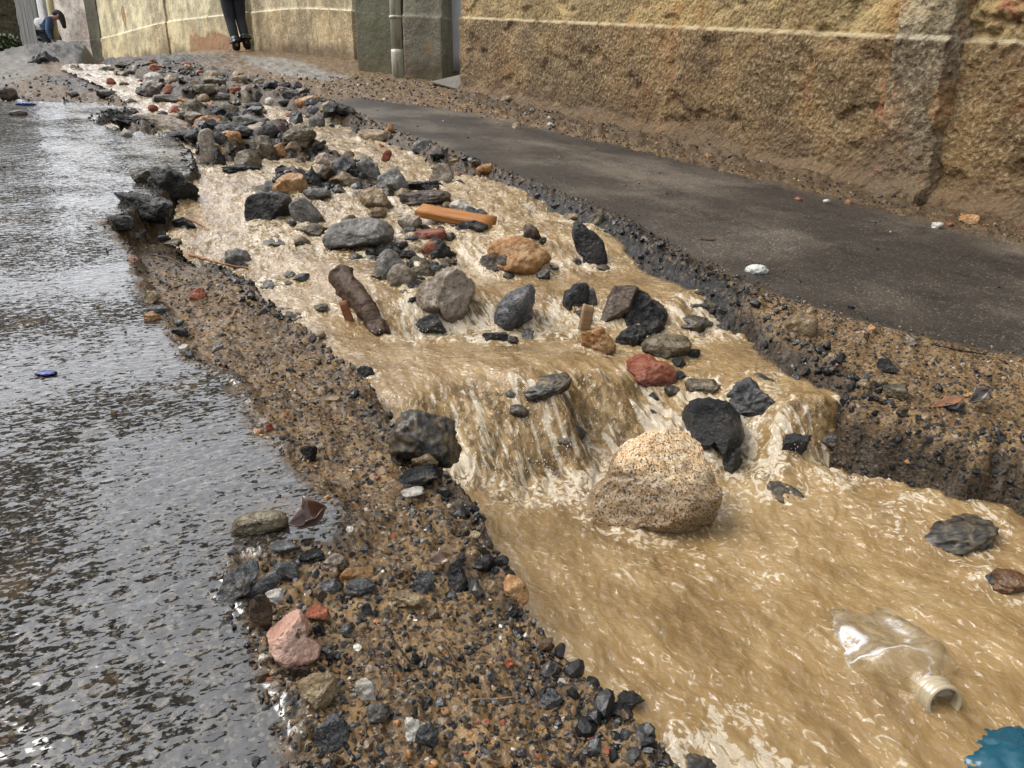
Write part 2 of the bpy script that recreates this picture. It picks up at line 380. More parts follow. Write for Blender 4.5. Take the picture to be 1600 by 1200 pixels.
add('road', submesh('road', is_road, GA, GZ), M_street, kind='structure', label='wet asphalt of the left half of the street under a film of running water')
add('pavement', submesh('pavement', is_lane, GA, GZ), M_street, kind='structure', label='dark damp asphalt strip between the torrent and the stucco wall')
add('ground', submesh('ground', rest, GA, GZ), M_street, kind='structure', label='muddy gravel banks and washed out bed of the channel')
# wide sheet below, reaching far beyond the street
def far_sheet():
    xs = np.linspace(-60, 60, 49); ys = np.concatenate([np.linspace(-20, 20, 41), np.linspace(22, 120, 50)])
    X, Y = np.meshgrid(xs, ys); Z = g(X, Y) - .45
    i = np.arange(X.size).reshape(X.shape); F = np.stack([i[:-1, :-1], i[:-1, 1:], i[1:, 1:], i[1:, :-1]], -1).reshape(-1, 4)
    m = Mat('earth'); p = m.pos()
    c = m.ramp(m.noise(p, 6, 5, .6), [(.3, (.06, .045, .03)), (.7, (.17, .13, .085))])
    return add('terrain', np_mesh('terrain', np.stack([X.ravel(), Y.ravel(), Z.ravel()], 1), F), m.done(m.bsdf(Base_Color=c, Roughness=.8)), kind='structure')
far_sheet()

# ------------------------------------------------------------------ the torrent
SUBM = []      # stones in the water: x, y, radius
def steepness(x, y, e=.02):
    return (water_flat(x, y + e) - water_flat(x, y - e)) / (2 * e)
def water_surface(x, y):
    wz = water_flat(x, y)
    st = steepness(x, y) - .122
    turb = np.clip(.22 + 1.1 * sstep(.03, .45, st) + .9 * sstep(1.9, 2.6, y), 0, 1)
    # churn just below a step
    below = steepness(x, y + .10) - .122
    churn = sstep(.08, .5, below)
    turb = np.clip(turb + .7 * churn, 0, 1.2)
    # flow coordinates: down the street, spreading to the right in the lowest pool
    q = .35 * sstep(1.3, .6, y)
    xa, ya = x + q * y, y - q * x
    s1 = fbm(xa * 22, ya * 7, 3.3, 3); s2 = fbm(xa * 60, ya * 20, 6.1, 3); s3 = fbm(x * 14, y * 14, 1.1, 3); s4 = fbm(xa * 40, ya * 34, 8.8, 2)
    calm = 1 - np.clip(turb, 0, 1)
    s5 = fbm(xa * 34 + .8 * s1, ya * 17 + .8 * s3, 4.4, 2)
    rid = (1 - np.abs(s5)) ** 2
    fall = sstep(.25, .6, st)
    wz = wz + (.0026 * s1 + .0008 * s4 + .0022 * s3 + .0012 * rid) * calm + turb * (.006 * s1 + .0035 * s2 * (1 - .5 * fall) + (.007 * s3 + .003 * np.abs(s4) + .006 * rid) * (1 - .7 * fall))
    wz = wz + turb * (1 - .5 * fall) * .012 * fbm(x * 10 + .4 * s1, y * 6.5, 12.2, 2)
    foam_glint = np.clip(.10 + .34 * turb * (1 - .7 * fall) + .16 * s2 + .10 * s1 + .38 * churn + .12 * (rid - .5), 0, 1)
    return wz, turb, foam_glint, st
# ------------------------------------------------------------------ stones
def stone_material(name, stops, sc=40, speck=None, coat=.5, rough=.45, bump=.9, bsc=60, bd=.008, hue=.0):
    m = Mat(name); p = m.obj(); oi = m.n('ShaderNodeObjectInfo')
    vl = m.vor(p, bsc * 1.5); n1 = m.noise(p, sc, 5, .68); n2 = m.noise(p, sc * .22, 4, .6); nb = m.noise(p, bsc, 5, .7); n9 = m.noise(p, bsc * 3.1, 3, .65)
    f = m.math('ADD', m.math('MULTIPLY', n1, .6), m.math('MULTIPLY', n2, .4))
    f = m.math('ADD', f, m.math('MULTIPLY_ADD', oi.outputs['Random'], .12, -.06))
    f = m.math('MULTIPLY_ADD', m.math('SUBTRACT', f, .5), 2.1, .52)
    c = m.ramp(f, stops)
    if speck:
        for (s, col, lo, hi) in speck:
            c = m.mix(m.step(m.noise(p, s, 3, .6), lo, hi), c, col)
    # silt lies on the upward faces in patches
    nz = m.n('ShaderNodeSeparateXYZ', Vector=m.n('ShaderNodeNewGeometry').outputs['Normal']); wet = m.attr('wet')
    silt = m.math('MULTIPLY', m.step(m.noise(p, 14, 4, .65), .55, .68), m.step(nz.outputs[2], .25, .8))
    c = m.mix(m.math('MULTIPLY', silt, .6), c, (.20, .145, .085))
    c = m.mix(m.math('MULTIPLY', wet, .72), c, m.mix(1.0, c, (.22, .19, .15), 'MULTIPLY'))
    b = m.bsdf(Base_Color=c, Normal=m.bump(m.math('ADD', m.math('MULTIPLY_ADD', vl, -.35, nb), m.math('MULTIPLY', n9, .45)), bump, bd)); b.inputs['Specular IOR Level'].default_value = .22
    m.set(b, 'Roughness', m.math('MULTIPLY_ADD', n1, .35, rough - .15))
    m.set(b, 'Coat Weight', m.math('MAXIMUM', m.math('MULTIPLY', m.step(n2, .38, .6), coat), m.math('MULTIPLY', wet, .5))); b.inputs['Coat Roughness'].default_value = .10
    m.set(b, 'Coat Normal', m.bump(nb, bump * .8, bd))
    return m.done(b)
def awash_material():
    m = Mat('stone_under_running_water'); p = m.pos(); o = m.obj()
    n1 = m.noise(m.scale(p, (1, .6, .6)), 60, 4, .65, .8); n2 = m.noise(o, 40, 5, .7)
    c = m.ramp(n2, [(.35, (.010, .010, .010)), (.52, (.045, .042, .037)), (.68, (.12, .105, .08))])
    c = m.mix(m.math('MULTIPLY', m.step(n1, .46, .66), .55), c, (.26, .19, .10))
    nb = m.bump(m.math('ADD', n1, m.math('MULTIPLY', m.noise(p, 30, 2), .8)), .2, .005)
    b = m.bsdf(Base_Color=c, Roughness=.5, Normal=nb); b.inputs['Specular IOR Level'].default_value = .2; b.inputs['Coat Weight'].default_value = .22; b.inputs['Coat IOR'].default_value = 1.38; b.inputs['Coat Roughness'].default_value = .04; m.set(b, 'Coat Normal', nb)
    return m.done(b)
SM = {
 'blk': stone_material('wet_asphalt_lump', [(.32, (.005, .005, .006)), (.55, (.014, .014, .015)), (.75, (.045, .043, .04))], 70, coat=.4, rough=.42, bump=1.0, bsc=70, bd=.013),
 'gry': stone_material('dark_grey_stone', [(.3, (.03, .031, .033)), (.55, (.085, .087, .09)), (.78, (.19, .19, .19))], 110, [(240, (.02, .02, .022), .58, .64)], coat=.4, rough=.45),
 'lgy': stone_material('grey_stone', [(.3, (.09, .083, .072)), (.55, (.19, .18, .16)), (.78, (.32, .305, .28))], 60, [(170, (.05, .047, .042), .60, .66)], coat=.3),
 'gran': stone_material('speckled_granite', [(.10, (.66, .36, .14)), (.36, (.80, .49, .22)), (.58, (.93, .66, .36)), (.9, (.97, .80, .54))], 34,
        [(26, (.82, .50, .23), .46, .68), (230, (.15, .10, .06), .515, .56), (330, (.97, .88, .70), .55, .59)], coat=.12, rough=.6, bump=.7, bsc=85, bd=.004),
 'tan': stone_material('tan_stone', [(.3, (.15, .10, .05)), (.55, (.31, .22, .12)), (.78, (.46, .36, .22))], 48, [(150, (.06, .045, .03), .61, .66)], coat=.3),
 'olv': stone_material('olive_brown_stone', [(.3, (.055, .042, .022)), (.55, (.15, .118, .068)), (.78, (.30, .25, .16))], 55, [(140, (.03, .025, .017), .6, .66)], coat=.4),
 'brn': stone_material('brown_stone', [(.3, (.035, .021, .012)), (.55, (.085, .053, .031)), (.78, (.17, .115, .07))], 60, coat=.5),
 'orng': stone_material('ochre_stone', [(.3, (.24, .10, .03)), (.55, (.44, .22, .075)), (.78, (.58, .36, .17))], 45, [(120, (.10, .05, .02), .62, .68)], coat=.3),
 'pink': stone_material('pink_grey_stone', [(.3, (.20, .155, .115)), (.55, (.38, .31, .235)), (.78, (.54, .46, .37))], 50, [(130, (.12, .095, .08), .6, .65)], coat=.35),
 'plas': stone_material('pink_plaster', [(.3, (.52, .27, .19)), (.55, (.66, .39, .29)), (.78, (.74, .5, .4))], 24, [(46, (.16, .09, .07), .60, .66), (120, (.09, .06, .05), .66, .70)], coat=.15),
 'brick': stone_material('wet_brick', [(.3, (.22, .05, .022)), (.55, (.38, .095, .04)), (.78, (.48, .17, .085))], 55, [(120, (.14, .04, .025), .62, .68)], coat=.45, bsc=90),
 'awsh': awash_material(),
 'wht': stone_material('white_stone', [(.3, (.40, .36, .29)), (.55, (.60, .56, .48)), (.78, (.74, .71, .65))], 50, [(90, (.20, .17, .13), .64, .70)], coat=.3),
}
_ico = {}
def ico(sub):
    if sub not in _ico:
        b = bmesh.new(); bmesh.ops.create_icosphere(b, subdivisions=sub, radius=1)
        _ico[sub] = (np.array([v.co[:] for v in b.verts]), np.array([[v.index for v in f.verts] for f in b.faces])); b.free()
    return _ico[sub]
def stone_shape(dims, seed, kind='ang', sub=4, outline=None):
    r = np.random.default_rng(seed); V, F = ico(sub); V = V.copy()
    if kind in ('ang', 'round', 'jag') and outline is None:
        V[:, :2] *= (1 + .55 * np.clip(-V[:, 2], 0, .7))[:, None]       # widest low down, as a bedded stone
    if kind in ('box', 'brick', 'slab'):
        k = 5 if kind == 'brick' else 3.2
        V = V / (np.sum(np.abs(V) ** k, axis=1) ** (1 / k))[:, None]
    n = {'smooth': 3, 'ang': 14, 'round': 9, 'slab': 7, 'box': 6, 'brick': 4, 'jag': 16}[kind]
    lo, hi = {'smooth': (.8, .95), 'ang': (.50, .84), 'round': (.66, .92), 'slab': (.72, 1.0), 'box': (.75, 1.05), 'brick': (.9, 1.25), 'jag': (.45, .85)}[kind]
    if outline is not None:
        oa = np.array(outline, float); mn, mx = oa.min(0), oa.max(0); oa = (oa - (mn + mx) / 2) / (mx - mn) * 2; oa[:, 1] *= -1
        th = np.arctan2(oa[:, 1], oa[:, 0]); rr = np.hypot(oa[:, 0], oa[:, 1]); q = np.argsort(th); th, rr = th[q], rr[q]
        an = np.arctan2(V[:, 2], V[:, 0]); rv = np.interp(an, np.concatenate([th - 2 * np.pi, th, th + 2 * np.pi]), np.tile(rr, 3))
        V[:, 0] *= rv; V[:, 2] *= rv; n = max(6, n // 2 + 2); lo, hi = .60, .88
    for _ in range(n):
        d = r.normal(size=3) * ((1, 1, 1) if outline is None else (.35, 1, .35)); d /= np.linalg.norm(d); o = r.uniform(lo, hi)
        V = V - np.maximum(0, V @ d - o)[:, None] * d
    s = r.uniform(0, 90)
    rad_ = np.linalg.norm(V, axis=1, keepdims=True); N = V / np.maximum(rad_, 1e-6)
    a = {'smooth': .12, 'ang': .15, 'round': .14, 'slab': .10, 'box': .10, 'brick': .06, 'jag': .19}[kind]
    if outline is not None: a *= .6 if sub < 6 else .38
    disp = a * (fbm(V[:, 0] * 1.7 + s, V[:, 1] * 1.7, V[:, 2] * 1.7, 3) * .8 + .45 * fbm(V[:, 0] * 5 + s, V[:, 1] * 5, V[:, 2] * 5, 3) - .35 * np.abs(fbm(V[:, 0] * 3.1 + s, V[:, 1] * 3.1, V[:, 2] * 3.1, 3)))
    if sub >= 4: disp = disp + a * .26 * fbm(V[:, 0] * 14 + s, V[:, 1] * 14, V[:, 2] * 14, 2)
    if sub >= 5: disp = disp + a * .12 * fbm(V[:, 0] * 34 + s, V[:, 1] * 34, V[:, 2] * 34, 2)
    V = V + N * disp[:, None]
    mn, mx = V.min(0), V.max(0); V = (V - (mn + mx) / 2) / (mx - mn) * np.asarray(dims)
    return V, F
def surf0(x, y): return np.maximum(terrain(x, y), water_flat(x, y))

KIND = {'blk': ('asphalt_chunk', 'asphalt chunk'), 'brick': ('brick_fragment', 'brick')}
S = [  # photo x, y, width, height, shape, stuff, label, roll
# --- lowest pool and its falls
(1016,742,222,182,'ang','gran','large tan granite boulder with black specks between the two lower falls',0),
(1115,668,108,110,'ang','blk','big black wet rock behind the granite boulder with water sliding past its side',0),
(1168,618,84,66,'ang','gry','dark ridged rock splitting the right hand fall above the big black rock',25),
(1188,583,54,36,'round','awsh','round grey rock at the brink of the right hand fall',0),
(1098,603,58,26,'slab','olv','flat olive rock capping the big black wet rock',0),
(1140,715,40,50,'ang','blk','black rock wedged between the granite boulder and the right hand fall',0),
(1220,757,76,36,'round','awsh','black oval rock lying in the pool right of the granite boulder',4),
(1240,690,50,44,'ang','blk','black rock seen behind the thin curtain of the right hand fall',0),
(1300,690,46,40,'ang','brn','brown rock under the lip of the right hand fall',0),
(1478,812,150,70,'round','awsh','dark hump of rock with water sheeting over it at the right bank',18),
(1578,908,70,40,'round','orng','orange stone awash at the right edge of the lowest pool',0),
(1538,896,60,30,'round','awsh','dark brown stone awash beside the orange stone in the lowest pool',15),
(664,686,116,92,'round','awsh','dark rock under the left lip of the lowest fall with water streaking over it',0),
(846,592,96,40,'round','awsh','dark rock just under the smooth crest of the lowest fall',18),
(880,690,26,22,'ang','pink','small pinkish stone at the foot of the lowest fall',0),
(1090,1192,90,60,'round','awsh','dark stone under water at the bottom of the pool beside the near bank',0),
# --- middle step
(697,460,104,92,'ang','pink','large pinkish grey rock with flat sloping top in mid torrent',-8),
(673,503,48,32,'round','blk','small black wet stone at the foot of the pinkish grey rock',0),
(800,482,80,84,'ang','gry','blue grey rock with water pouring over its back right of the pinkish grey rock',-20),
(775,527,44,20,'ang','blk','low black stone with pale edge in front of the blue grey rock',0),
(901,463,46,56,'ang','blk','tall black lump left of the brown block behind the upright stick',0),
(966,470,66,72,'box','brn','chocolate brown block in the middle of the mid torrent pile',0),
(1006,474,80,60,'jag','blk','largest black lump leaning on the chocolate brown block',0),
(984,523,60,48,'jag','blk','black cube like lump in front of the largest black lump',0),
(1018,505,46,36,'jag','blk','black lump between the brown granite slab and the largest black lump',0),
(936,530,56,52,'ang','orng','amber stone at the foot of the upright stick',0),
(1041,541,78,44,'box','olv','brown granite slab right of the black lumps in mid torrent',0),
(1016,576,84,58,'ang','brick','large orange red brick chunk in front of the mid torrent pile',28),
(925,465,18,44,'slab','lgy','thin grey shard between the tall black lump and the brown block',8),
(608,416,46,46,'ang','lgy','grey pointed rock left of the little brick pile',0),
(626,430,46,44,'box','pink','pinkish grey block just right of the grey pointed rock',-30),
(672,388,24,26,'brick','brick','cube of red brick perched on the little pile above the pinkish grey rock',14),
(648,391,28,20,'round','tan','tan pebble leaning on the cube of red brick',-20),
(655,408,34,22,'round','olv','olive pebble below the tan pebble in the little pile',0),
(660,424,42,24,'ang','olv','flat topped olive brown stone at the front of the little pile',0),
(690,390,36,42,'jag','blk','black crumbly lump right of the cube of red brick',0),
(648,446,36,26,'ang','blk','black wet stone in the gap left of the pinkish grey rock',0),
(672,365,50,17,'brick','brick','flat red brick fragment below the orange plank',4),
(642,372,26,14,'ang','gry','grey chip left of the flat red brick fragment',0),
(622,384,34,20,'jag','blk','cluster of black crumbs behind the grey pointed rock',0),
(640,347,40,32,'ang','pink','buff lumpy stone left of the orange plank',0),
(555,367,116,58,'round','lgy','broad grey boulder washed by white water left of the buff lumpy stone',0),
(740,352,50,22,'ang','blk','black stone under the free end of the orange plank',0),
(748,333,42,22,'ang','gry','dark grey stone lying on the free end of the orange plank',-10),
(720,320,40,24,'round','wht','smooth cream pebble behind the orange plank',0),
(662,308,88,30,'slab','brn','dark brown flat slab behind the orange plank',3),
(664,290,60,22,'jag','blk','black lump on top of the dark brown flat slab',0),
(689,270,40,40,'ang','pink','upright wedge of buff stone behind the dark brown slab',0),
(588,308,56,44,'ang','tan','tan boulder with flat top left of the dark brown slab',0),
(815,396,104,72,'round','orng','amber boulder half under water right of the little brick pile',12),
(775,410,50,40,'ang','brn','brown rock at the left foot of the amber boulder under falling water',0),
(831,361,32,30,'ang','brn','small dark brown rock above the amber boulder with water round it',0),
(920,380,44,84,'slab','blk','tall leaning black slab at the right bank with water streaks',-24),
(928,340,32,42,'ang','olv','olive brown rock behind the tall leaning black slab',-15),
(896,337,34,12,'slab','tan','thin tan flake at the foot of the right bank above the black slab',0),
(450,475,104,44,'round','awsh','grey boulder washed over beside the left bank below the orange root',0),
(435,435,60,26,'round','awsh','pale washed boulder beside the left bank at the end of the orange root',0),
(372,400,44,34,'round','lgy','speckled grey stone at the waters edge just above the orange root',0),
(1095,470,60,26,'round','awsh','dark stone under white water right of the black lumps',0),
(1085,498,60,24,'round','awsh','low dark stone under white water below the right bank',0),
(1010,640,40,26,'round','awsh','dark stone under the chute left of the big black wet rock',0),
# --- upper step
(424,323,86,54,'box','blk','big black asphalt block in the torrent below the ochre boulder',-4),
(481,328,40,60,'slab','lgy','grey slab leaning on the right end of the big black asphalt block',36),
(440,363,84,34,'round','awsh','blue grey slab in front of the big black asphalt block',2),
(452,284,56,44,'ang','orng','ochre boulder above the big black asphalt block',0),
(488,273,26,38,'jag','blk','black upright lump right of the ochre boulder',10),
(495,302,44,22,'slab','lgy','flat grey stone right of the ochre boulder',0),
(531,295,28,20,'ang','lgy','small grey stone right of the flat grey stone',0),
(540,279,50,30,'ang','tan','sandy stone in front of the two grey boulders',0),
(537,257,46,36,'round','gry','dark grey rounded boulder in the upper pile',0),
(577,260,40,38,'ang','lgy','grey boulder right of the dark grey rounded boulder',0),
(611,278,48,48,'ang','lgy','cracked grey boulder with white water at its foot',0),
(586,212,54,20,'slab','tan','flat sandy slab at the right bank with an orange pebble beside it',-6),
(609,199,15,15,'round','orng','round orange pebble on the edge of the right asphalt',0),
(603,244,13,22,'slab','brick','red shard leaning at the right bank above the cracked grey boulder',-25),
(596,228,9,9,'ang','brick','small red chip under the right asphalt edge',0),
(505,250,28,26,'ang','pink','buff stone in the gap left of the dark grey rounded boulder',-20),
(497,230,22,18,'jag','blk','black lump at the right end of the brown grey boulder',0),
(467,212,56,32,'round','olv','brown grey boulder in the middle of the upper pile',14),
(421,207,34,26,'slab','blk','black slab left of the brown grey boulder',25),
(389,187,48,17,'slab','lgy','flat pale grey slab of the upper pile lying level',-5),
(365,203,60,24,'ang','gry','dark grey rock under the flat pale grey slab',-5),
(437,236,30,26,'round','orng','orange brown stone below the black slab',0),
(458,228,26,17,'round','tan','tan stone right of the orange brown stone',0),
(386,250,44,34,'round','olv','olive boulder at the bottom of the upper pile',0),
(412,230,40,38,'ang','olv','olive brown rock behind the olive boulder',0),
(372,262,70,16,'jag','blk','row of black lumps under the olive boulder',0),
(444,263,30,15,'jag','blk','black lump in the white water above the ochre boulder',-12),
(326,231,26,60,'slab','pink','upright brown stone slab at the corner of the left asphalt',4),
(343,247,22,34,'jag','blk','black lump leaning on the upright brown slab',0),
(350,237,17,13,'round','orng','small ochre stone right of the upright brown slab',0),
(345,218,22,24,'jag','blk','black lump behind the upright brown slab',0),
(323,190,46,20,'round','orng','long amber stone in the water of the upper street',4),
(351,197,19,15,'round','blk','black pebble at the right tip of the long amber stone',0),
(364,182,22,14,'ang','blk','black stone above the flat pale grey slab',0),
(461,184,24,24,'ang','gry','dark pyramid shaped stone in the upper pile',0),
(495,191,26,20,'box','lgy','grey white block with water running through beside the right bank',0),
(488,170,22,12,'round','gry','low grey stone left of the broken right asphalt edge',0),
(482,157,42,15,'slab','orng','orange wedge shaped stone near the end of the right asphalt',6),
(454,147,28,13,'round','gry','smooth blue grey stone near the end of the right asphalt',0),
(462,134,20,13,'round','gry','dark rounded stone behind the smooth blue grey stone',0),
(448,134,14,11,'ang','blk','black stone left of the dark rounded stone',0),
(403,151,18,21,'ang','blk','black pointed stone in the middle of the upper street',0),
(397,165,30,11,'slab','blk','flat black stone below the black pointed stone',-6),
(450,160,34,11,'slab','gry','flat dark stone below the smooth blue grey stone',0),
(424,158,20,13,'round','wht','pale stone between the black pointed stone and the flat dark stone',0),
(528,169,54,22,'jag','blk','black crumbled asphalt lump at the tip of the right asphalt',8),
(303,167,36,26,'round','olv','grey brown boulder in the upper stream',0),
(318,154,20,15,'round','tan','tan stone behind the grey brown boulder',0),
(271,172,22,15,'ang','brick','brown red stone left of the grey brown boulder',0),
(239,169,15,13,'ang','brick','bright pinkish red brick chip in the upper stream',25),
(262,155,50,14,'box','lgy','long straight edged block across the upper stream',0),
(232,142,38,22,'round','brn','dark brown rock above the long straight edged block',0),
(266,140,21,18,'ang','brick','red brick lump on the long straight edged block',0),
(240,122,32,19,'round','wht','cream boulder with pale top in the upper stream',0),
(267,124,22,15,'ang','tan','tan pointed stone right of the cream boulder',0),
(172,128,17,12,'round','brick','orange red brick piece at the end of the grey slab',15),
(250,193,84,28,'slab','pink','broad buff rock with water over it beside the left asphalt',-8),
(197,207,17,13,'ang','wht','white stone at the inner corner of the left asphalt',0),
(195,184,70,22,'jag','blk','ragged black asphalt rim piece left of the broad buff rock',-10),
(285,212,80,14,'slab','blk','strip of black asphalt along the left rim below the broad buff rock',0),
(320,139,36,15,'box','olv','dark block right of the red brick lump',0),
(331,118,26,15,'slab','tan','tan slab of the small stack far up the street',0),
(334,128,36,12,'slab','olv','olive slab at the bottom of the small stack far up the street',0),
(374,122,22,8,'slab','tan','tan flat stone right of the small stack',0),
(195,100,30,9,'slab','brn','dark flat stone at the head of the stream',8),
(212,106,12,8,'round','wht','white pebble at the head of the stream',0),
(345,150,26,12,'round','lgy','grey stone in the white pool of the upper street',0),
(290,178,20,9,'slab','lgy','small grey flake between the brown red stone and the long amber stone',0),
# --- left rim and near bank
(270,293,78,58,'jag','blk','large black crumbled block broken from the left asphalt rim',-24),
(222,322,84,44,'jag','blk','black crumbled block at the foot of the left asphalt rim',-18),
(185,347,46,22,'slab','blk','flat black asphalt piece at the outer corner of the left rim',0),
(220,277,30,21,'ang','olv','single brown stone sitting on the wet asphalt by the left rim',0),
(287,349,36,22,'jag','blk','black lump beside the first brown root on the left bank',0),
(288,357,13,9,'round','lgy','little grey stone on the black lump by the brown root',0),
(270,380,28,15,'ang','olv','olive stone in the litter of the left bank',0),
(255,372,18,10,'round','blk','black pebble left of the olive stone in the litter',0),
(223,362,14,10,'ang','gry','grey angular pebble at the edge of the wet asphalt',0),
(212,368,14,10,'round','lgy','pale grey pebble at the edge of the wet asphalt',0),
(309,460,28,22,'ang','brick','red brick lump on the left bank',0),
(238,464,25,22,'ang','tan','tan stone left of the red brick lump at the wet asphalt edge',0),
(238,494,26,16,'round','orng','orange stone below the tan stone at the wet asphalt edge',0),
(247,483,32,12,'slab','gry','grey flat stone between the tan and the orange stone',0),
(208,404,16,13,'ang','plas','small pink lump in the litter at the wet asphalt edge',0),
(276,503,22,13,'ang','gry','upper of the two dark chips on the left bank',0),
(281,519,26,16,'ang','gry','lower of the two dark chips on the left bank',0),
(288,544,18,14,'ang','wht','white chip on the left bank',20),
(296,556,16,12,'round','gry','dark pebble under the white chip on the left bank',0),
(340,542,18,14,'ang','lgy','light grey chip right of the white chip',0),
(483,709,26,30,'ang','blk','black lump standing at the wet edge below the small terracotta sherd',0),
(422,669,12,18,'ang','brick','small pointed terracotta sherd on the left bank',10),
(668,721,48,36,'ang','tan','square tan stone at the lip of the near bank',12),
(656,746,74,36,'ang','blk','long black lump in front of the square tan stone',6),
(645,770,38,15,'slab','wht','flat white pebble in front of the long black lump',0),
(403,812,88,48,'round','olv','mossy brown rock standing in the film of water',-4),
(371,903,78,66,'slab','gry','largest of the blue grey stones at the wet asphalt edge, pointed at both ends',-30),
(447,894,40,38,'ang','gry','upright blue grey stone right of the largest one',0),
(445,857,46,20,'slab','gry','flat blue grey stone lying highest in the cluster',0),
(488,869,42,22,'jag','blk','black gravelly lump right of the flat blue grey stone',0),
(409,913,26,50,'slab','gry','narrow slanting blue grey stone in the middle of the cluster',-60),
(520,879,38,28,'ang','pink','buff chip left of the orange brick piece',0),
(555,891,58,32,'box','orng','orange brick piece with straight edges on the near bank',-2),
(517,915,36,24,'round','gry','grey rounded stone left of the oval charcoal one',0),
(564,918,46,27,'round','gry','oval charcoal stone below the orange brick piece',-4),
(431,932,36,26,'ang','wht','cream chip above the pale pink lump',0),
(406,958,38,66,'round','brn','brown wet stone left of the pale pink lump',0),
(458,992,78,100,'ang','plas','pale pink plaster lump with dark pits',-6),
(497,961,36,28,'ang','brick','dark red stone right of the pale pink lump',0),
(572,953,18,24,'ang','gry','little slate blue stone below the oval charcoal one',0),
(567,980,17,17,'round','tan','golden pebble below the little slate blue stone',0),
(540,984,20,13,'round','gry','grey pebble left of the golden pebble',0),
(495,1081,72,58,'round','tan','rounded golden tan stone on the near bank',0),
(518,1149,56,56,'ang','gry','charcoal stone at the bottom of the near bank',0),
(573,1082,30,42,'ang','wht','white speckled stone on the near bank',15),
(591,1116,38,34,'round','lgy','white and grey stone below the white speckled stone',0),
(645,1143,46,42,'ang','wht','cream shell shaped stone near the bottom edge',35),
(666,1151,38,36,'round','gry','grey stone right of the cream shell shaped stone',0),
(714,897,40,64,'ang','blk','shiny black stone standing upright on the near bank',8),
(660,908,42,42,'ang','gry','striped grey stone left of the shiny black stone',20),
(635,940,58,30,'ang','tan','muddy tan stone below the striped grey stone',0),
(806,911,46,48,'ang','orng','rough orange stone hanging on the lip of the near bank',0),
(743,836,22,14,'ang','tan','small tan stone on the lip of the near bank',0),
(984,1094,48,32,'jag','blk','black crumbly lump at the lip of the near bank above the bottom edge',0),
(965,1112,50,26,'jag','blk','black crumb below the black crumbly lump at the lip',0),
(860,1092,40,30,'ang','gry','dark grey stone among the gravel left of the lip',0),
(796,1038,17,20,'ang','brick','bright red chip in the gravel of the near bank',0),
(952,1175,18,11,'round','brick','red pebble near the bottom of the near bank',0),
(903,1132,20,13,'round','tan','yellow pebble near the bottom of the near bank',0),
(878,1065,15,11,'ang','wht','white chip near the lip of the near bank',0),
(650,1030,18,22,'ang','blk','black knobbly pebble beside the dark stick on the near bank',0),
(572,580,30,24,'round','blk','black stone on the lip of the bank left of the wide crest',0),
(516,624,34,12,'slab','tan','flat tan stone flush with the mud of the left bank',0),
(498,524,22,12,'slab','tan','tan flake on the lip of the left bank',25),
# --- right bank and lane
(1252,508,50,42,'box','tan','tan block stuck in the end of the right gravel bank',0),
(1268,484,16,12,'ang','tan','small tan chip on top of the right gravel bank',0),
(1362,513,14,14,'ang','orng','orange chip on the right gravel bank',0),
(1372,596,24,22,'ang','tan','pale tan stone on the lip of the right bank',0),
(1350,600,22,18,'ang','tan','tan stone half out of the broken right bank',0),
(1444,652,22,15,'ang','tan','pale wedge on the edge above the dark hollow of the right bank',-20),
(1516,617,20,11,'ang','orng','orange pebble behind the bent leaf on the right bank',0),
(1423,532,20,14,'ang','pink','buff chip in the middle of the right gravel bank',0),
(1386,573,34,24,'ang','blk','black lump in the face of the right bank',0),
(1400,610,40,26,'ang','olv','olive stone in the face of the right bank',0),
(1490,636,30,17,'ang','gry','blue grey stone at the edge of the right bank',0),
(806,196,14,11,'round','tan','round tan pebble on the lane by the gravel strip',0),
(792,154,22,10,'round','tan','pale stone at the foot of the wall near its end',0),
(860,194,13,6,'ang','wht','pale flat chip on the lane by the gravel strip',0),
(832,173,10,10,'ang','lgy','grey pebble in the gravel strip along the wall',0),
(858,184,8,5,'round','wht','white pebble in the gravel strip along the wall',0),
(1465,352,17,12,'ang','wht','white lump on the lane in front of the right pilaster',0),
(1483,350,13,9,'ang','brick','red chip right of the white lump by the wall',0),
(1515,342,30,15,'slab','orng','yellowish crumbs of plaster stacked at the foot of the wall',0),
(1108,243,13,9,'ang','orng','orange chip at the foot of the long wall',0),
(1248,310,13,6,'ang','brick','flat red chip on the lane left of the pilaster',0),
(1326,315,11,8,'round','orng','orange pebble at the foot of the pilaster',0),
(1292,315,12,8,'ang','wht','white pebble left of the pilaster on the lane',0),
(12,146,26,20,'box','brn','dark brown block at the left edge beyond the wet asphalt',0),
(28,176,26,9,'slab','brn','brown chip on the far edge of the wet asphalt',0),
(115,146,16,9,'ang','lgy','grey stone on the brown gravel beyond the wet asphalt',0),
(165,145,30,11,'ang','lgy','pale stone at the end of the brown gravel strip',0),
(205,158,18,9,'ang','brn','brown stone where the gravel strip meets the stream',0),
(66,90,44,19,'jag','blk','dark lump at the right foot of the grey gravel mound',10),
]
GROUPS = lambda px, py: ('stones in the lower torrent' if py > 300 and px > 300 else 'stones of the upper pile')
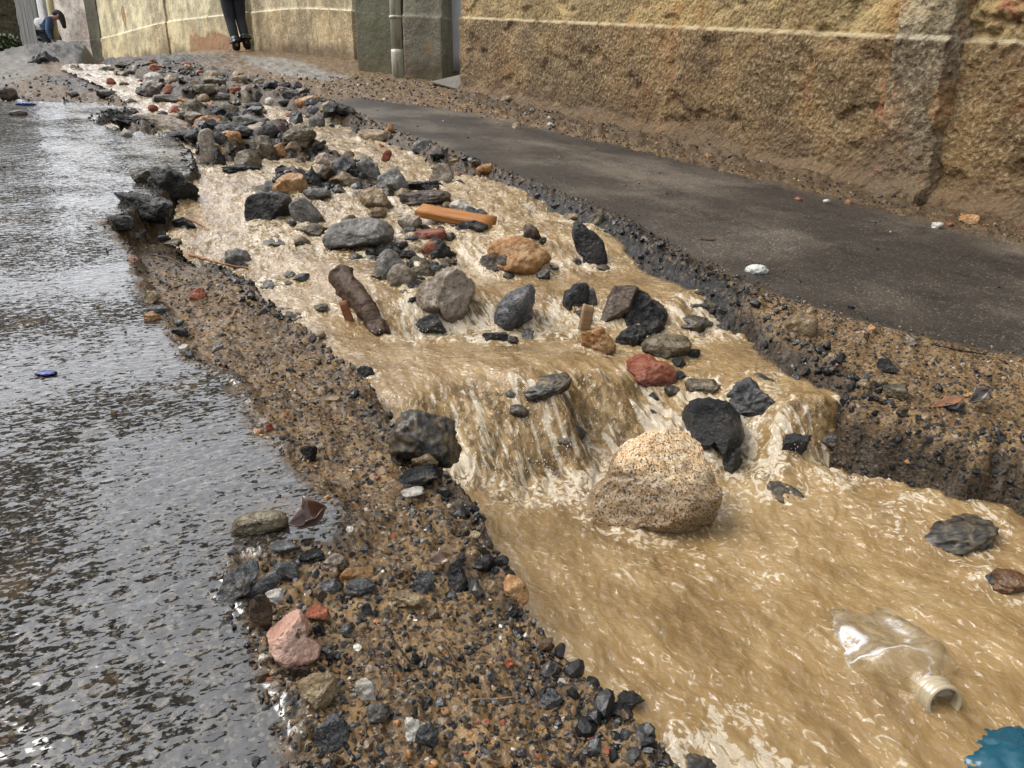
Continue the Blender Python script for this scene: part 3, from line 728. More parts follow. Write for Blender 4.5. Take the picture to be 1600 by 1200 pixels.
OUT = {   # outlines of the stones that stand out most: origin and scale of the enlargement they were read from
 (1016,742): (0,0,1,[(1040,652),(1085,665),(1115,700),(1127,745),(1110,785),(1075,808),(1000,822),(930,832),(903,822),(915,780),(940,735),(955,700),(985,668)]),
 (697,460): (500,320,6.154,[(1330,570),(1500,700),(1500,800),(1440,900),(1400,1000),(1290,1130),(1200,1100),(1130,1000),(960,980),(910,850),(1090,650),(1200,590)]),
 (800,482): (740,320,6.154,[(470,740),(560,720),(600,800),(560,960),(560,1150),(200,1180),(190,980),(260,870),(370,800)]),
 (1115,668): (1050,560,4.571,[(100,280),(250,250),(400,290),(480,400),(520,480),(470,560),(460,740),(400,700),(320,560),(100,480),(60,400)]),
 (920,380): (740,320,6.154,[(960,140),(1100,180),(1200,280),(1300,520),(1260,610),(1100,630),(1060,450),(940,280)]),
 (901,463): (740,320,6.154,[(1060,710),(1120,740),(1120,900),(1100,1000),(1000,1040),(900,960),(850,880),(940,770)]),
 (966,470): (740,320,6.154,[(1225,770),(1380,735),(1560,765),(1590,850),(1500,1000),(1400,1130),(1260,1115),(1203,920)]),
 (1006,474): (533,400,3,[(1400,135),(1470,180),(1535,260),(1500,310),(1400,320),(1290,260),(1330,200)]),
 (1016,576): (533,400,3,[(1333,480),(1390,440),(1480,470),(1582,530),(1570,585),(1500,604),(1410,600),(1360,540)]),
 (555,367): (500,320,6.154,[(250,90),(600,100),(720,260),(600,360),(400,440),(150,430),(20,330),(50,180)]),
 (608,416): (500,320,6.154,[(640,390),(780,480),(840,620),(830,720),(560,700),(520,600),(560,460)]),
 (424,323): (180,280,5.333,[(1140,130),(1380,80),(1480,200),(1560,330),(1400,340),(1180,360),(1080,260)]),
 (815,396): (740,320,6.154,[(150,330),(400,270),(620,360),(760,560),(760,670),(420,680),(130,680),(120,480)]),
 (458,992): (320,780,5.333,[(560,920),(820,870),(850,960),(850,1100),(950,1200),(900,1290),(700,1330),(560,1250),(540,1100),(515,970)]),
 (371,903): (320,780,5.333,[(140,600),(250,520),(400,460),(460,520),(380,660),(240,780),(80,830),(80,740)]),
 (452,284): (370,120,5.926,[(470,880),(600,860),(650,930),(640,1050),(580,1100),(450,1050),(330,1010),(380,950)]),
 (714,897): (533,800,3,[(520,200),(580,215),(600,290),(595,390),(560,380),(500,300),(490,240)]),
 (806,911): (533,800,3,[(760,260),(830,265),(880,320),(880,390),(850,405),(780,370),(750,310)]),
 (403,812): (320,780,5.333,[(260,70),(450,40),(680,90),(690,150),(600,260),(250,290),(205,220),(215,130)]),
 (555,891): (320,780,5.333,[(1110,520),(1400,505),(1410,650),(1300,665),(1150,665),(1110,600)]),
}
_rx = _r
def place_stone(px, py, wp, hp, kind, mat, seed, roll=0.0, bury=.22, yaw=None):
    t0 = float(cast(np.array([px], float), np.array([py + hp * .42]), surf0)[0])
    base = at_depth(px, py + hp * .42, t0)
    wm, hm = wp * t0 / FPX, hp * t0 / FPX
    dd = ray(px, py); a = math.atan2(-dd[2], math.hypot(dd[0], dd[1]))       # how steeply we look down
    depth = wm * (.75 if kind != 'slab' else .7)
    if hp > 1.3 * wp: depth = wm * .6
    hz = (hm - depth * math.sin(a) * .55) / max(math.cos(a), .3)
    hz = max(hz, .34 * min(wm, hm))
    hz *= 1 + bury
    fwd = np.array([dd[0], dd[1], 0]) / math.hypot(dd[0], dd[1])
    c = at_depth(px, py, t0) + fwd * depth * .22
    sub = 6 if wp > 150 else (5 if wp > 54 else (4 if wp > 22 else 3))
    ang = math.atan2(-fwd[0], fwd[1]); key = (px, py)
    if key in OUT:
        zx, zy, sc, pts = OUT[key]; oa = np.array(pts, float) / sc + (zx, zy); mn, mx = oa.min(0), oa.max(0); cx, cy = (mn + mx) / 2
        V, F = stone_shape(((mx[0] - mn[0]) * t0 / FPX, depth * 1.05, (mx[1] - mn[1]) * t0 / FPX * 1.06), seed, kind, sub, pts)
        c = at_depth(cx, cy + 2, t0 + depth * .2); c[2] -= .020 if wp > 150 else .009
        M = Matrix.Translation(c) @ Matrix.Rotation(ang, 4, 'Z') @ Matrix.Rotation(-a, 4, 'X')
        return np_mesh('stone', V, F), M, (c[0], c[1], wm / 2, c[2])
    if mat == 'awsh' and hp < 90:
        hz = max(hz, .045); V, F = stone_shape((wm * 1.05, wm * .9, hz), seed, 'smooth', sub)
        cz = float(water_flat(c[0], c[1])) - hz * .5 + .011
        M = Matrix.Translation((c[0], c[1], cz)) @ Matrix.Rotation(ang, 4, 'Z') @ Matrix.Rotation(-R(roll), 4, 'Y')
        return np_mesh('stone', V, F), M, (c[0], c[1], wm / 2, cz)
    V, F = stone_shape((wm * 1.02, depth, hz), seed, kind, sub)
    me = np_mesh('stone', V, F)
    cz = c[2] - hz * (bury * .45 + (.10 if py > 250 and sdist(np.array([c[0]]), np.array([c[1]]), chan)[0] > .02 else 0))
    M = Matrix.Translation((c[0], c[1], cz)) @ Matrix.Rotation(ang, 4, 'Z') @ Matrix.Rotation(-R(roll), 4, 'Y')
    return me, M, (c[0], c[1], wm / 2, cz + hz * .5)
def wet_attr(me, M):
    n = len(me.vertices); v = np.empty(n * 3, np.float32); me.vertices.foreach_get('co', v); v = v.reshape(-1, 3)
    Mn = np.array(M); wv = v @ Mn[:3, :3].T + Mn[:3, 3]
    h = wv[:, 2] - np.maximum(water_flat(wv[:, 0], wv[:, 1]), g(wv[:, 0], wv[:, 1]) - .10) + .012 * perlin(wv[:, 0] * 40, wv[:, 1] * 40, wv[:, 2] * 40)
    a = me.attributes.new('wet', 'FLOAT', 'POINT'); a.data.foreach_set('value', sstep(.022, .003, h).astype(np.float32))
STONES = []
for i, (px, py, wp, hp, kind, mat, label, roll) in enumerate(S):
    me, M, info = place_stone(px, py, wp, hp, kind, mat, 100 + i, roll)
    nm, cat = KIND.get(mat, ('stone', 'stone'))
    if mat == 'gran': nm, cat = 'boulder', 'boulder'
    wet_attr(me, M)
    o = add(nm, me, SM[mat], label=label, cat=cat)
    o.matrix_world = M
    inside = float(sdist(np.array([info[0]]), np.array([info[1]]), chan)[0])
    o['group'] = ('stones in the torrent' if inside > .02 else ('stones on the left bank' if info[0] < .9 else 'stones on the right side of the street'))
    STONES.append(info)
    if inside > -.01: SUBM.append(info)

# smaller rubble that fills the upper channel
rf = np.random.default_rng(77); cnt = 0
fm = ['blk', 'blk', 'gry', 'tan', 'tan', 'olv', 'brn', 'pink', 'orng', 'brick', 'olv', 'blk', 'tan', 'lgy', 'olv', 'brn']
WPOLY = [np.array(q, float) for q in ([(285,335),(305,268),(430,260),(425,300),(375,340),(480,395),(600,420),(520,520),(380,430)], [(725,283),(850,300),(980,370),(1200,500),(1000,470),(780,420),(700,375),(775,345)], [(480,192),(600,215),(690,262),(640,285),(560,240)])]
tries = 0
while cnt < 165 and tries < 6000:
    tries += 1
    y = 2.2 * math.exp(rf.uniform(0, 1.5)); x = rf.uniform(.15, 1.75)
    q = np.array([x]), np.array([y])
    if sdist(*q, chan)[0] < .03: continue
    r0 = rf.uniform(.022, .062) * (1 if y > 3.2 else .75)
    px, py, _t = project(np.array([[x, y, float(g(x, y)) - .04]])); 
    if py[0] > 395 or any(sdist(px, py, wp)[0] > 0 for wp in WPOLY): continue
    if any((x - s[0]) ** 2 + (y - s[1]) ** 2 < (s[2] * .62 + r0 * .5) ** 2 for s in STONES): continue
    th = min(ldist(*q, T)[0] for T in THREADS)
    if th < .10 and rf.random() < .75: continue
    mt = fm[rf.integers(len(fm))]
    V, F = stone_shape((r0 * 2.2, r0 * 1.8, r0 * 1.35), 900 + cnt, ['ang', 'round', 'slab', 'ang', 'jag'][rf.integers(5)], 4)
    z = float(surf0(*q)[0]); nm, cat = KIND.get(mt, ('stone', 'stone'))
    me = np_mesh('stone', V, F); M = Matrix.Translation((x, y, z + r0 * .12)) @ Euler((rf.uniform(-.3, .3), rf.uniform(-.3, .3), rf.uniform(0, 6.3))).to_matrix().to_4x4()
    wet_attr(me, M)
    o = add(nm, me, SM[mt], label='small stone lying among the rubble that fills the washed out upper channel', cat=cat, group='small rubble in the upper channel')
    if nm != 'stone':
        o['label'] = {'brick_fragment': 'small red brick fragment among the rubble of the upper channel', 'asphalt_chunk': 'small black asphalt lump among the rubble of the upper channel'}[nm]
        o['group'] = {'brick_fragment': 'small brick fragments in the upper channel', 'asphalt_chunk': 'small asphalt lumps in the upper channel'}[nm]
    o.matrix_world = M
    STONES.append((x, y, r0, z + r0 * .8)); SUBM.append((x, y, r0, z)); cnt += 1

# stones wedged round the bigger ones in mid torrent
base = [st_ for st_ in STONES if 1.25 < st_[1] < 2.6 and sdist(np.array([st_[0]]), np.array([st_[1]]), chan)[0] > .05 and st_[2] > .02]
cm = ['blk', 'blk', 'gry', 'awsh', 'olv', 'awsh', 'blk', 'brn', 'lgy', 'awsh']; cnt2 = 0
for k in range(400):
    if cnt2 >= 60: break
    sx, sy, sr, sz = base[rf.integers(len(base))]; an = rf.uniform(0, 6.28); r0 = rf.uniform(.010, .026) * (1.3 if rf.random() < .25 else 1)
    x, y = sx + math.cos(an) * (sr * .9 + r0 * .5), sy + math.sin(an) * (sr * .8 + r0 * .4) - .01
    q = np.array([x]), np.array([y])
    if sdist(*q, chan)[0] < .04 or any((x - s_[0]) ** 2 + (y - s_[1]) ** 2 < (s_[2] * .6 + r0 * .5) ** 2 for s_ in STONES): continue
    mt = cm[rf.integers(len(cm))]; V, F = stone_shape((r0 * 2.3, r0 * 1.8, r0 * 1.5), 1900 + k, 'smooth' if mt == 'awsh' else ['ang', 'jag', 'ang'][k % 3], 4)
    z = float(water_flat(*q)[0]) + (r0 * .15 if mt != 'awsh' else -r0 * .35)
    me = np_mesh('stone', V, F); M = Matrix.Translation((x, y, z)) @ Euler((rf.uniform(-.3, .3), rf.uniform(-.3, .3), rf.uniform(0, 6.3))).to_matrix().to_4x4(); wet_attr(me, M)
    nm, cat = KIND.get(mt, ('stone', 'stone'))
    o = add(nm, me, SM[mt], label='small black asphalt lump wedged between bigger stones in mid torrent' if nm != 'stone' else 'small wet stone wedged between bigger stones in mid torrent', cat=cat, group='small asphalt lumps in mid torrent' if nm != 'stone' else 'small stones wedged in mid torrent')
    o.matrix_world = M; STONES.append((x, y, r0, z)); SUBM.append((x, y, r0, z)); cnt2 += 1

# ------------------------------------------------------------------ build the water now that the stones are known
WSEL = None
def build_water():
    near = (SCH > -.06)
    sel = near[FACES].any(1)
    used = np.unique(FACES[sel]); X, Y = GX[used], GY[used]
    wz, turb, foam_glint, st = water_surface(X, Y)
    ring = np.zeros(len(X))
    for (sx, sy, sr, sz) in SUBM:
        d = np.hypot(X - sx, (Y - sy) * 1.15)
        k = np.exp(-((d - sr) / (.25 * sr + .012)) ** 2)
        up = np.clip((Y - sy) / max(sr, .01), -1, 1)
        wz = wz + k * up * np.minimum(.18 * sr, .010) + np.exp(-(d / sr) ** 4) * min(.10 * sr, .008)
        tail = np.exp(-((X - sx) / (sr * .9)) ** 2) * sstep(3.2 * sr, .6 * sr, sy - Y) * (Y < sy)
        ring = np.maximum(ring, np.maximum(k * .8, tail * .55))
    foam_glint = np.clip(foam_glint + ring * (.55 + .35 * perlin(X * 70, Y * 70, 2.2)), 0, 1)
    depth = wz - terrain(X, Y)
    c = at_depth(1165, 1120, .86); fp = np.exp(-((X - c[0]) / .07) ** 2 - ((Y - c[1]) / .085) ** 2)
    foam_glint = np.clip(foam_glint + 1.1 * fp * sstep(-.5, .2, fbm(X * 30, Y * 30, 5.5, 3)), 0, 1)
    wz = wz + .004 * fp
    full = np.zeros(NA * NR); Zf = full.copy(); Zf[used] = wz
    at = {}
    for k, v in (('turb', turb), ('foam_glint', foam_glint), ('depth', np.clip(depth / .05, 0, 1)), ('steep', np.clip(st / .8, 0, 1))):
        f = np.zeros(NA * NR); f[used] = v; at[k] = f
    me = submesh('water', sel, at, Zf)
    m = Mat('muddy_water'); p = m.pos()
    turb, foam_glint, dep, steep = (m.attr(a) for a in ('turb', 'foam_glint', 'depth', 'steep'))
    fl = m.scale(p, (1, .6, .6), (0, 0, R(-8)))
    n1 = m.noise(fl, 16, 4, .6, .4); n2 = m.noise(fl, 75, 3, .6, .6); n3 = m.noise(p, 34, 4, .65, .8); n4 = m.noise(fl, 190, 2, .6)
    r1 = m.noise(m.scale(p, (1, .85, .8), (0, 0, R(-20))), 30, 1.0, .5, 1.3); r2 = m.noise(m.scale(p, (1, .75, .7), (0, 0, R(-8))), 76, 1, .5, .9)
    col = m.ramp(m.math('ADD', m.math('MULTIPLY', n1, .6), m.math('MULTIPLY', m.noise(p, 3.5, 3), .4)), [(.33, (.215, .130, .050)), (.5, (.345, .222, .092)), (.66, (.46, .32, .15))])
    # foam plus sky glints painted pale: curling lace on pools, long threads down chutes
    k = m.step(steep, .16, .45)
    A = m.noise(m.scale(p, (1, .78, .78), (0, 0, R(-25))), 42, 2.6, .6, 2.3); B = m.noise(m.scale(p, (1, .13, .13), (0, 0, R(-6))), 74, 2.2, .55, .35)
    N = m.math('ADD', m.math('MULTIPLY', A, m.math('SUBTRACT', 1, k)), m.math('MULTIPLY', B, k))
    lev = m.math('MULTIPLY_ADD', foam_glint, -.26, .695)
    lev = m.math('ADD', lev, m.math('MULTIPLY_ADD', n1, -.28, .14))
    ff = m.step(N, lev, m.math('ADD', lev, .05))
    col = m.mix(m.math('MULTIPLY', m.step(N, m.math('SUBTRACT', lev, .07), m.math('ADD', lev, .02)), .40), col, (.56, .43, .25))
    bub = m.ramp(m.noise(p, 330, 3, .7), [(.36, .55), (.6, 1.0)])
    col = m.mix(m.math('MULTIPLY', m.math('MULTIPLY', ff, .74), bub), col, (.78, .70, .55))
    D = m.noise(m.scale(p, (1, .65, .65), (0, 0, R(-8))), 20, 3, .6, 1.4)
    fr = ff
    dk = m.math('MULTIPLY', m.math('MULTIPLY_ADD', turb, .95, .05), m.step(D, .46, .36))
    col = m.mix(m.math('MULTIPLY', m.math('MULTIPLY', dk, .6), m.math('SUBTRACT', 1, ff)), col, (.15, .10, .052))
    h = m.math('ADD', m.math('MULTIPLY', r1, 1.0), m.math('ADD', m.math('MULTIPLY', r2, .40), m.math('MULTIPLY', A, .25)))
    nb = m.bump(h, m.math('MULTIPLY_ADD', turb, .38, .48), .022)
    nd = m.bump(h, m.math('MULTIPLY_ADD', turb, .10, .06), .012)
    b = m.bsdf(Base_Color=col, Roughness=.10, Normal=nd)
    b.inputs['IOR'].default_value = 1.33; b.inputs['Specular IOR Level'].default_value = .1
    b.inputs['Coat Weight'].default_value = 1.0; b.inputs['Coat IOR'].default_value = 1.43; b.inputs['Coat Roughness'].default_value = .02
    m.set(b, 'Coat Normal', nb)
    m.set(b, 'Roughness', m.math('MULTIPLY_ADD', ff, .3, .30))
    sheet = m.math('MULTIPLY', m.step(steep, .22, .7), m.step(m.math('ADD', m.math('MULTIPLY', n2, .6), m.math('MULTIPLY', n1, .4)), .56, .42))
    gap = m.math('MULTIPLY', m.math('MULTIPLY', m.step(m.noise(m.scale(p, (1, .6, .6), (0, 0, R(-8))), 15, 4, .65, .6), .55, .66), turb), .85)
    sheet = m.math('MAXIMUM', sheet, m.math('MULTIPLY', gap, m.math('SUBTRACT', 1, fr)))
    al = m.math('SUBTRACT', m.math('ADD', m.step(dep, .0, .45), m.math('MULTIPLY', ff, .5), clamp=True), m.math('MULTIPLY', sheet, .75), clamp=True)
    m.set(b, 'Alpha', m.math('MULTIPLY_ADD', al, .72, .26))
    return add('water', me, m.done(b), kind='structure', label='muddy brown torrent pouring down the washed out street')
build_water()
# spray thrown up where the falls strike the pools
def spray():
    r = np.random.default_rng(9); V0, F0 = ico(1); V = []; F = []
    for line, n in (([(745,770),(800,745),(860,720),(905,690)], 110), ([(1180,712),(1250,712),(1320,712),(1390,715)], 120), ([(560,528),(650,522),(740,520)], 50), ([(680,430),(760,430),(850,428),(930,425)], 50), ([(930,660),(960,640)], 25)):
        q = np.array(line, float)
        for _ in range(n):
            k = r.uniform(0, len(q) - 1.001); i = int(k); px, py = q[i] * (1 - k + i) + q[i + 1] * (k - i)
            t = float(cast(np.array([px]), np.array([py]), water_flat)[0]); c = at_depth(px, py, t) + np.array([r.normal(0, .012), r.normal(0, .015), abs(r.normal(0, .014)) + .003])
            s = .0009 * math.exp(r.normal(0, .35)); F.append(F0 + len(V) * len(V0)); V.append(V0 * s * np.array([1, 1, r.uniform(1, 1.6)]) + c)
    m = Mat('water_drops'); b = m.bsdf(Base_Color=(.95, .88, .74), Roughness=.1); b.inputs['Alpha'].default_value = .8
    add('spray', np_mesh('spray', np.vstack(V), np.vstack(F)), m.done(b), kind='stuff', label='drops of muddy spray at the feet of the falls')
spray()
# ------------------------------------------------------------------ loose gravel, far too fine to count
def gravel(name, n, seed, size, pick, palette, label, sub=1, rmax=9.5):
    r = np.random.default_rng(seed); bases = [stone_shape((1, .85, .65), 4000 + k, ['ang', 'jag', 'jag', 'ang', 'slab'][k % 5], sub) for k in range(10)]
    nv = len(bases[0][0]); nf = len(bases[0][1])
    a = YAW + r.uniform(R(-44), R(44), n * 6); rr = .35 * np.exp(r.uniform(0, math.log(rmax / .35), n * 6))
    x, y = rr * np.sin(a), rr * np.cos(a)
    keep = pick(x, y, r); x, y, rr = x[keep][:n], y[keep][:n], rr[keep][:n]; n = len(x)
    z, A, sa, sl, sc = terrain(x, y, True)
    s = np.clip(size * np.exp(r.normal(0, .45, n)), .0012, size * 2.4); s = np.maximum(s, rr * .0017)
    pal = np.array(palette[0]); pw = np.array(palette[1]); pw = pw / pw.sum()
    c = pal[r.choice(len(pal), n, p=pw)] * r.uniform(.7, 1.3, (n, 1))
    bl = A['black'] > r.uniform(.25, .7, n); c[bl] = np.array([.014, .014, .014]) * r.uniform(.5, 2.4, (bl.sum(), 1))
    c = np.clip(c, .004, .8)
    V = np.zeros((n * nv, 3), np.float32); F = np.zeros((n * nf, 3), np.int64); Cc = np.ones((n * nv, 4), np.float32)
    for i in range(n):
        bv, bf = bases[i % 10]; q = r.normal(size=4); q /= np.linalg.norm(q); w_, a_, b_, c_ = q
        M = np.array([[1 - 2 * (b_ * b_ + c_ * c_), 2 * (a_ * b_ - c_ * w_), 2 * (a_ * c_ + b_ * w_)], [2 * (a_ * b_ + c_ * w_), 1 - 2 * (a_ * a_ + c_ * c_), 2 * (b_ * c_ - a_ * w_)], [2 * (a_ * c_ - b_ * w_), 2 * (b_ * c_ + a_ * w_), 1 - 2 * (a_ * a_ + b_ * b_)]])
        v = bv @ M.T * s[i] * 2
        V[i * nv:(i + 1) * nv] = v + (x[i], y[i], z[i] + s[i] * .05); F[i * nf:(i + 1) * nf] = bf + i * nv; Cc[i * nv:(i + 1) * nv, :3] = c[i]
    me = np_mesh(name, V, F, {'tint': Cc}, smooth=False)
    return add(name, me, M_GRAVEL, kind='stuff', label=label)
def gravel_mat():
    m = Mat('gravel'); p = m.pos(); c = m.attr('tint', True); n = m.noise(p, 420, 3, .6)
    c = m.mix(1.0, c, m.ramp(n, [(.3, .55), (.7, 1.35)]), 'MULTIPLY')
    b = m.bsdf(Base_Color=c, Roughness=.42, Normal=m.bump(n, .5, .002)); b.inputs['Specular IOR Level'].default_value = .25; b.inputs['Coat Weight'].default_value = .22; b.inputs['Coat Roughness'].default_value = .15
    return m.done(b)
M_GRAVEL = gravel_mat()
PAL = ([(.016, .016, .017), (.04, .042, .046), (.085, .088, .092), (.07, .045, .026), (.15, .10, .055), (.27, .19, .11), (.40, .21, .085), (.34, .10, .05), (.60, .56, .48)], [22, 15, 9, 17, 16, 10, 4, 2, 2])
def on_bank(x, y, r):
    sc = sdist(x, y, chan); sa = sdist(x, y, asph); sl = sdist(x, y, lane)
    cl = fbm(x * 6, y * 6, 3.1, 3)
    return (sa < .02) & (sl < .05) & (sc < .03) & (x < 3.2) & (cl > r.uniform(-1.1, .35, len(x))) & (y < 9)
gravel('gravel', 11000, 21, .0022, on_bank, PAL, 'loose gravel and asphalt crumbs strewn over the muddy banks', 2)
gravel('gravel', 600, 22, .0048, on_bank, PAL, 'coarser gravel scattered over the muddy banks', 3)
def on_rim(x, y, r):
    sc = sdist(x, y, chan); return (sc > -.05) & (sc < np.where(x > 1, .15, .06)) & (r.uniform(0, 1, len(x)) < np.where((x < 1) & (y < 1.7), .22, .95)) & (y < 6) & (sdist(x, y, lane) < .03)
DARK = ([(.012, .012, .012), (.028, .027, .026), (.06, .055, .05), (.10, .065, .035)], [55, 25, 8, 12])
gravel('crumbled_asphalt', 6500, 23, .0062, on_rim, DARK, 'black crumbs along the broken rims of the channel', 2, 7)
def on_far(x, y, r):
    sc = sdist(x, y, chan); return (sc > .02) & (y > 2.5) & (water_flat(x, y) < terrain(x, y) + .006)
gravel('gravel', 3600, 24, .013, on_far, PAL, 'coarse wet gravel between the stones of the upper channel', 2, 10)
def on_lane(x, y, r):
    d = 3.2 - x; return (sdist(x, y, lane) > .02) & (r.uniform(0, 1, len(x)) < .05 + .6 * np.exp(-np.maximum(d - .15, 0) / .12) + .14 * np.exp(-np.maximum(x - 1.55, 0) / .07))
gravel('gravel', 1600, 25, .0042, on_lane, PAL, 'grit and chips scattered along the edges of the dark lane', 1)
def on_film(x, y, r):
    return (sdist(x, y, asph) > .0) & (r.uniform(0, 1, len(x)) < .25 * np.exp(-np.maximum(sdist(x, y, asph), 0) / .06) + .012)
gravel('gravel', 500, 26, .0042, on_film, PAL, 'grit lying in the film of water on the left asphalt', 1)
# ------------------------------------------------------------------ walls and the street end
def wall_material(name, up, low, pale, h0=.665, orange=.3, grain=70, moss=0.0, gd=.012, streak=0.0):
    m = Mat(name); p = m.pos(); h = m.attr('height'); bare = m.attr('bare')
    n1 = m.noise(p, 2.3, 5, .62); n2 = m.noise(p, grain, 3, .6, .3); n3 = m.noise(p, 9, 4, .6); nvv = m.vor(m.scale(p, (1, 1, 1)), grain * .9)
    cu = m.mix(m.step(n1, .42, .62), tuple(c * .55 for c in up), up)
    cl = m.mix(m.step(n1, .40, .62), tuple(c * .55 for c in low), low)
    e = m.math('ADD', h, m.math('MULTIPLY_ADD', n3, .03, -.015))
    c = m.mix(m.step(e, h0 - .012, h0 + .004), cl, cu)
    c = m.mix(m.math('MULTIPLY', m.step(n3, .56, .70), orange), c, (.30, .17, .055))
    c = m.mix(m.math('MULTIPLY', m.step(n2, .50, .66), .55), c, pale)
    c = m.mix(m.math('MULTIPLY', m.step(n2, .44, .32), .65), c, tuple(x * .25 for x in low))
    c = m.mix(m.math('MULTIPLY', m.step(m.noise(m.scale(p, (1, 1, .8)), 1.25, 5, .68), .50, .64), .6), c, m.mix(1.0, c, (.50, .44, .38), 'MULTIPLY'))
    c = m.mix(m.math('MULTIPLY', m.step(m.noise(m.scale(p, (2.4, 2.4, .7)), 1.9, 5, .7), .54, .68), .5), c, m.mix(1.0, c, (1.05, .66, .40), 'MULTIPLY'))
    line = m.math('MULTIPLY', m.step(h, h0 - .022, h0 - .006), m.step(h, h0 + .012, h0 + .002))  # ledge line: pale efflorescence, with the light its top edge catches painted in
    c = m.mix(m.math('MULTIPLY', line, m.math('MULTIPLY', m.step(n3, .36, .52), .85)), c, pale)
    if streak:
        ns = m.noise(m.scale(p, (9, 9, .7)), 1.5, 4, .65); c = m.mix(m.math('MULTIPLY', m.step(ns, .5, .66), streak), c, tuple(x * .4 for x in low))
    # splashed mud at the foot
    c = m.mix(m.math('MULTIPLY', m.step(m.math('ADD', h, m.math('MULTIPLY_ADD', n1, .5, -.25)), .30, .02), .75), c, (.12, .075, .038))
    c = m.mix(m.math('MULTIPLY', m.step(bare, .3, .6), .9), c, m.mix(m.step(n3, .42, .56), (.36, .135, .065), (.34, .205, .09)))
    if moss: c = m.mix(m.math('MULTIPLY', m.step(n1, .36, .58), moss), c, (.075, .085, .032))
    hgt = m.math('ADD', n2, m.math('MULTIPLY', nvv, -.5))
    b = m.bsdf(Base_Color=c, Roughness=.82, Normal=m.bump(hgt, 1.0, gd)); b.inputs['Specular IOR Level'].default_value = .3
    return m.done(b)
def wall_mesh(name, a, b, htop, off, ns, hs, thick=.3, hbot=-.3, attr=None):
    """upright slab from plan point a to b (seen from its right hand side); off(s, h) pushes the face outwards"""
    a, b = np.array(a, float), np.array(b, float); d = b - a; L = np.linalg.norm(d); d /= L; nrm = np.array([d[1], -d[0]])
    s = np.linspace(0, L, ns) if np.isscalar(ns) else np.asarray(ns); h = np.asarray(hs)
    Sg, Hg = np.meshgrid(s, h); o = off(Sg, Hg)
    X, Y = a[0] + d[0] * Sg + nrm[0] * o, a[1] + d[1] * Sg + nrm[1] * o
    Z = g(a[0] + d[0] * Sg, a[1] + d[1] * Sg) + Hg
    V = np.stack([X, Y, Z], -1).reshape(-1, 3); i = np.arange(Sg.size).reshape(Sg.shape)
    F = np.stack([i[:-1, :-1], i[:-1, 1:], i[1:, 1:], i[1:, :-1]], -1).reshape(-1, 4)
    # back and edges
    k = len(V); r_, c_ = Sg.shape
    rim = np.concatenate([i[0, :], i[1:, -1], i[-1, -2::-1], i[-2:0:-1, 0]]); m = len(rim)
    back = V[rim].copy(); back[:, :2] -= nrm * thick
    # back points follow the unpushed line
    V = np.vstack([V, back]); j = np.arange(m); j2 = (j + 1) % m
    E = np.stack([rim[j2], rim[j], k + j, k + j2], -1)
    F = np.vstack([F, E]); hh = np.concatenate([Hg.ravel(), Hg.ravel()[rim]])
    bare = np.zeros(len(V)) if attr is None else np.concatenate([attr(Sg, Hg).ravel(), np.zeros(m)])
    return np_mesh(name, V, F, {'height': hh, 'bare': bare})
WX = 3.25
y0, y1 = 7.28, -2.6                         # from its far corner towards and past the camera
def near_off(s, h):
    y = y0 - s
    n = fbm(y * 5, h * 5, 3.3, 3); n2 = fbm(y * 24, h * 24, 1.2, 3); n3 = fbm(y * 70, h * 70, 4.2, 2)
    o = .022 * sstep(.668, .655, h + .004 * n2) + .010 * n + .006 * n2 + .0035 * n3
    hole = sstep(.15, .6, fbm(y * 3.1 + 3, h * 4, 8.1, 3) + .9 * np.exp(-((y - 2.55) / .22) ** 2 - ((h - .25) / .22) ** 2))
    o = o - .022 * hole
    rough_ = np.exp(-((y - 1.95) / .22) ** 2) * sstep(.55, .75, h)
    return o + rough_ * (.03 * n2 + .015 * n) + .05 * sstep(.10, 0, h + .05 * n) 
def near_bare(s, h):
    y = y0 - s; n2 = fbm(y * 12, h * 12, 6.2, 3)
    b = .8 * np.exp(-((y - 2.5) / .10) ** 2 - ((h - .36) / .14) ** 2) + .75 * np.exp(-((y - 1.95) / .20) ** 2 - ((h - .82) / .12) ** 2)
    b = b + .5 * np.exp(-((h - .70) / .03) ** 2) * sstep(.1, .6, fbm(y * 1.3, 0, 2.2, 2))
    return b + .25 * n2
sN = np.unique(np.concatenate([np.arange(0, y0 - .9, .0085), np.arange(y0 - .9, y0 - y1 + .05, .05)]))
hN = np.unique(np.concatenate([np.arange(-.3, 0, .06), np.arange(0, 1.35, .0085), np.arange(1.35, 2.7, .08)]))
M_near = wall_material('ochre_roughcast', (.47, .325, .13), (.255, .155, .060), (.50, .41, .24), orange=.4, grain=52, gd=.012)
near = add('wall', wall_mesh('wall', (WX, y0), (WX, y1), 2.6, near_off, sN, hN, .35, attr=near_bare), M_near,
           label='long ochre roughcast wall with a brown lower half and pale ledge line', cat='wall')
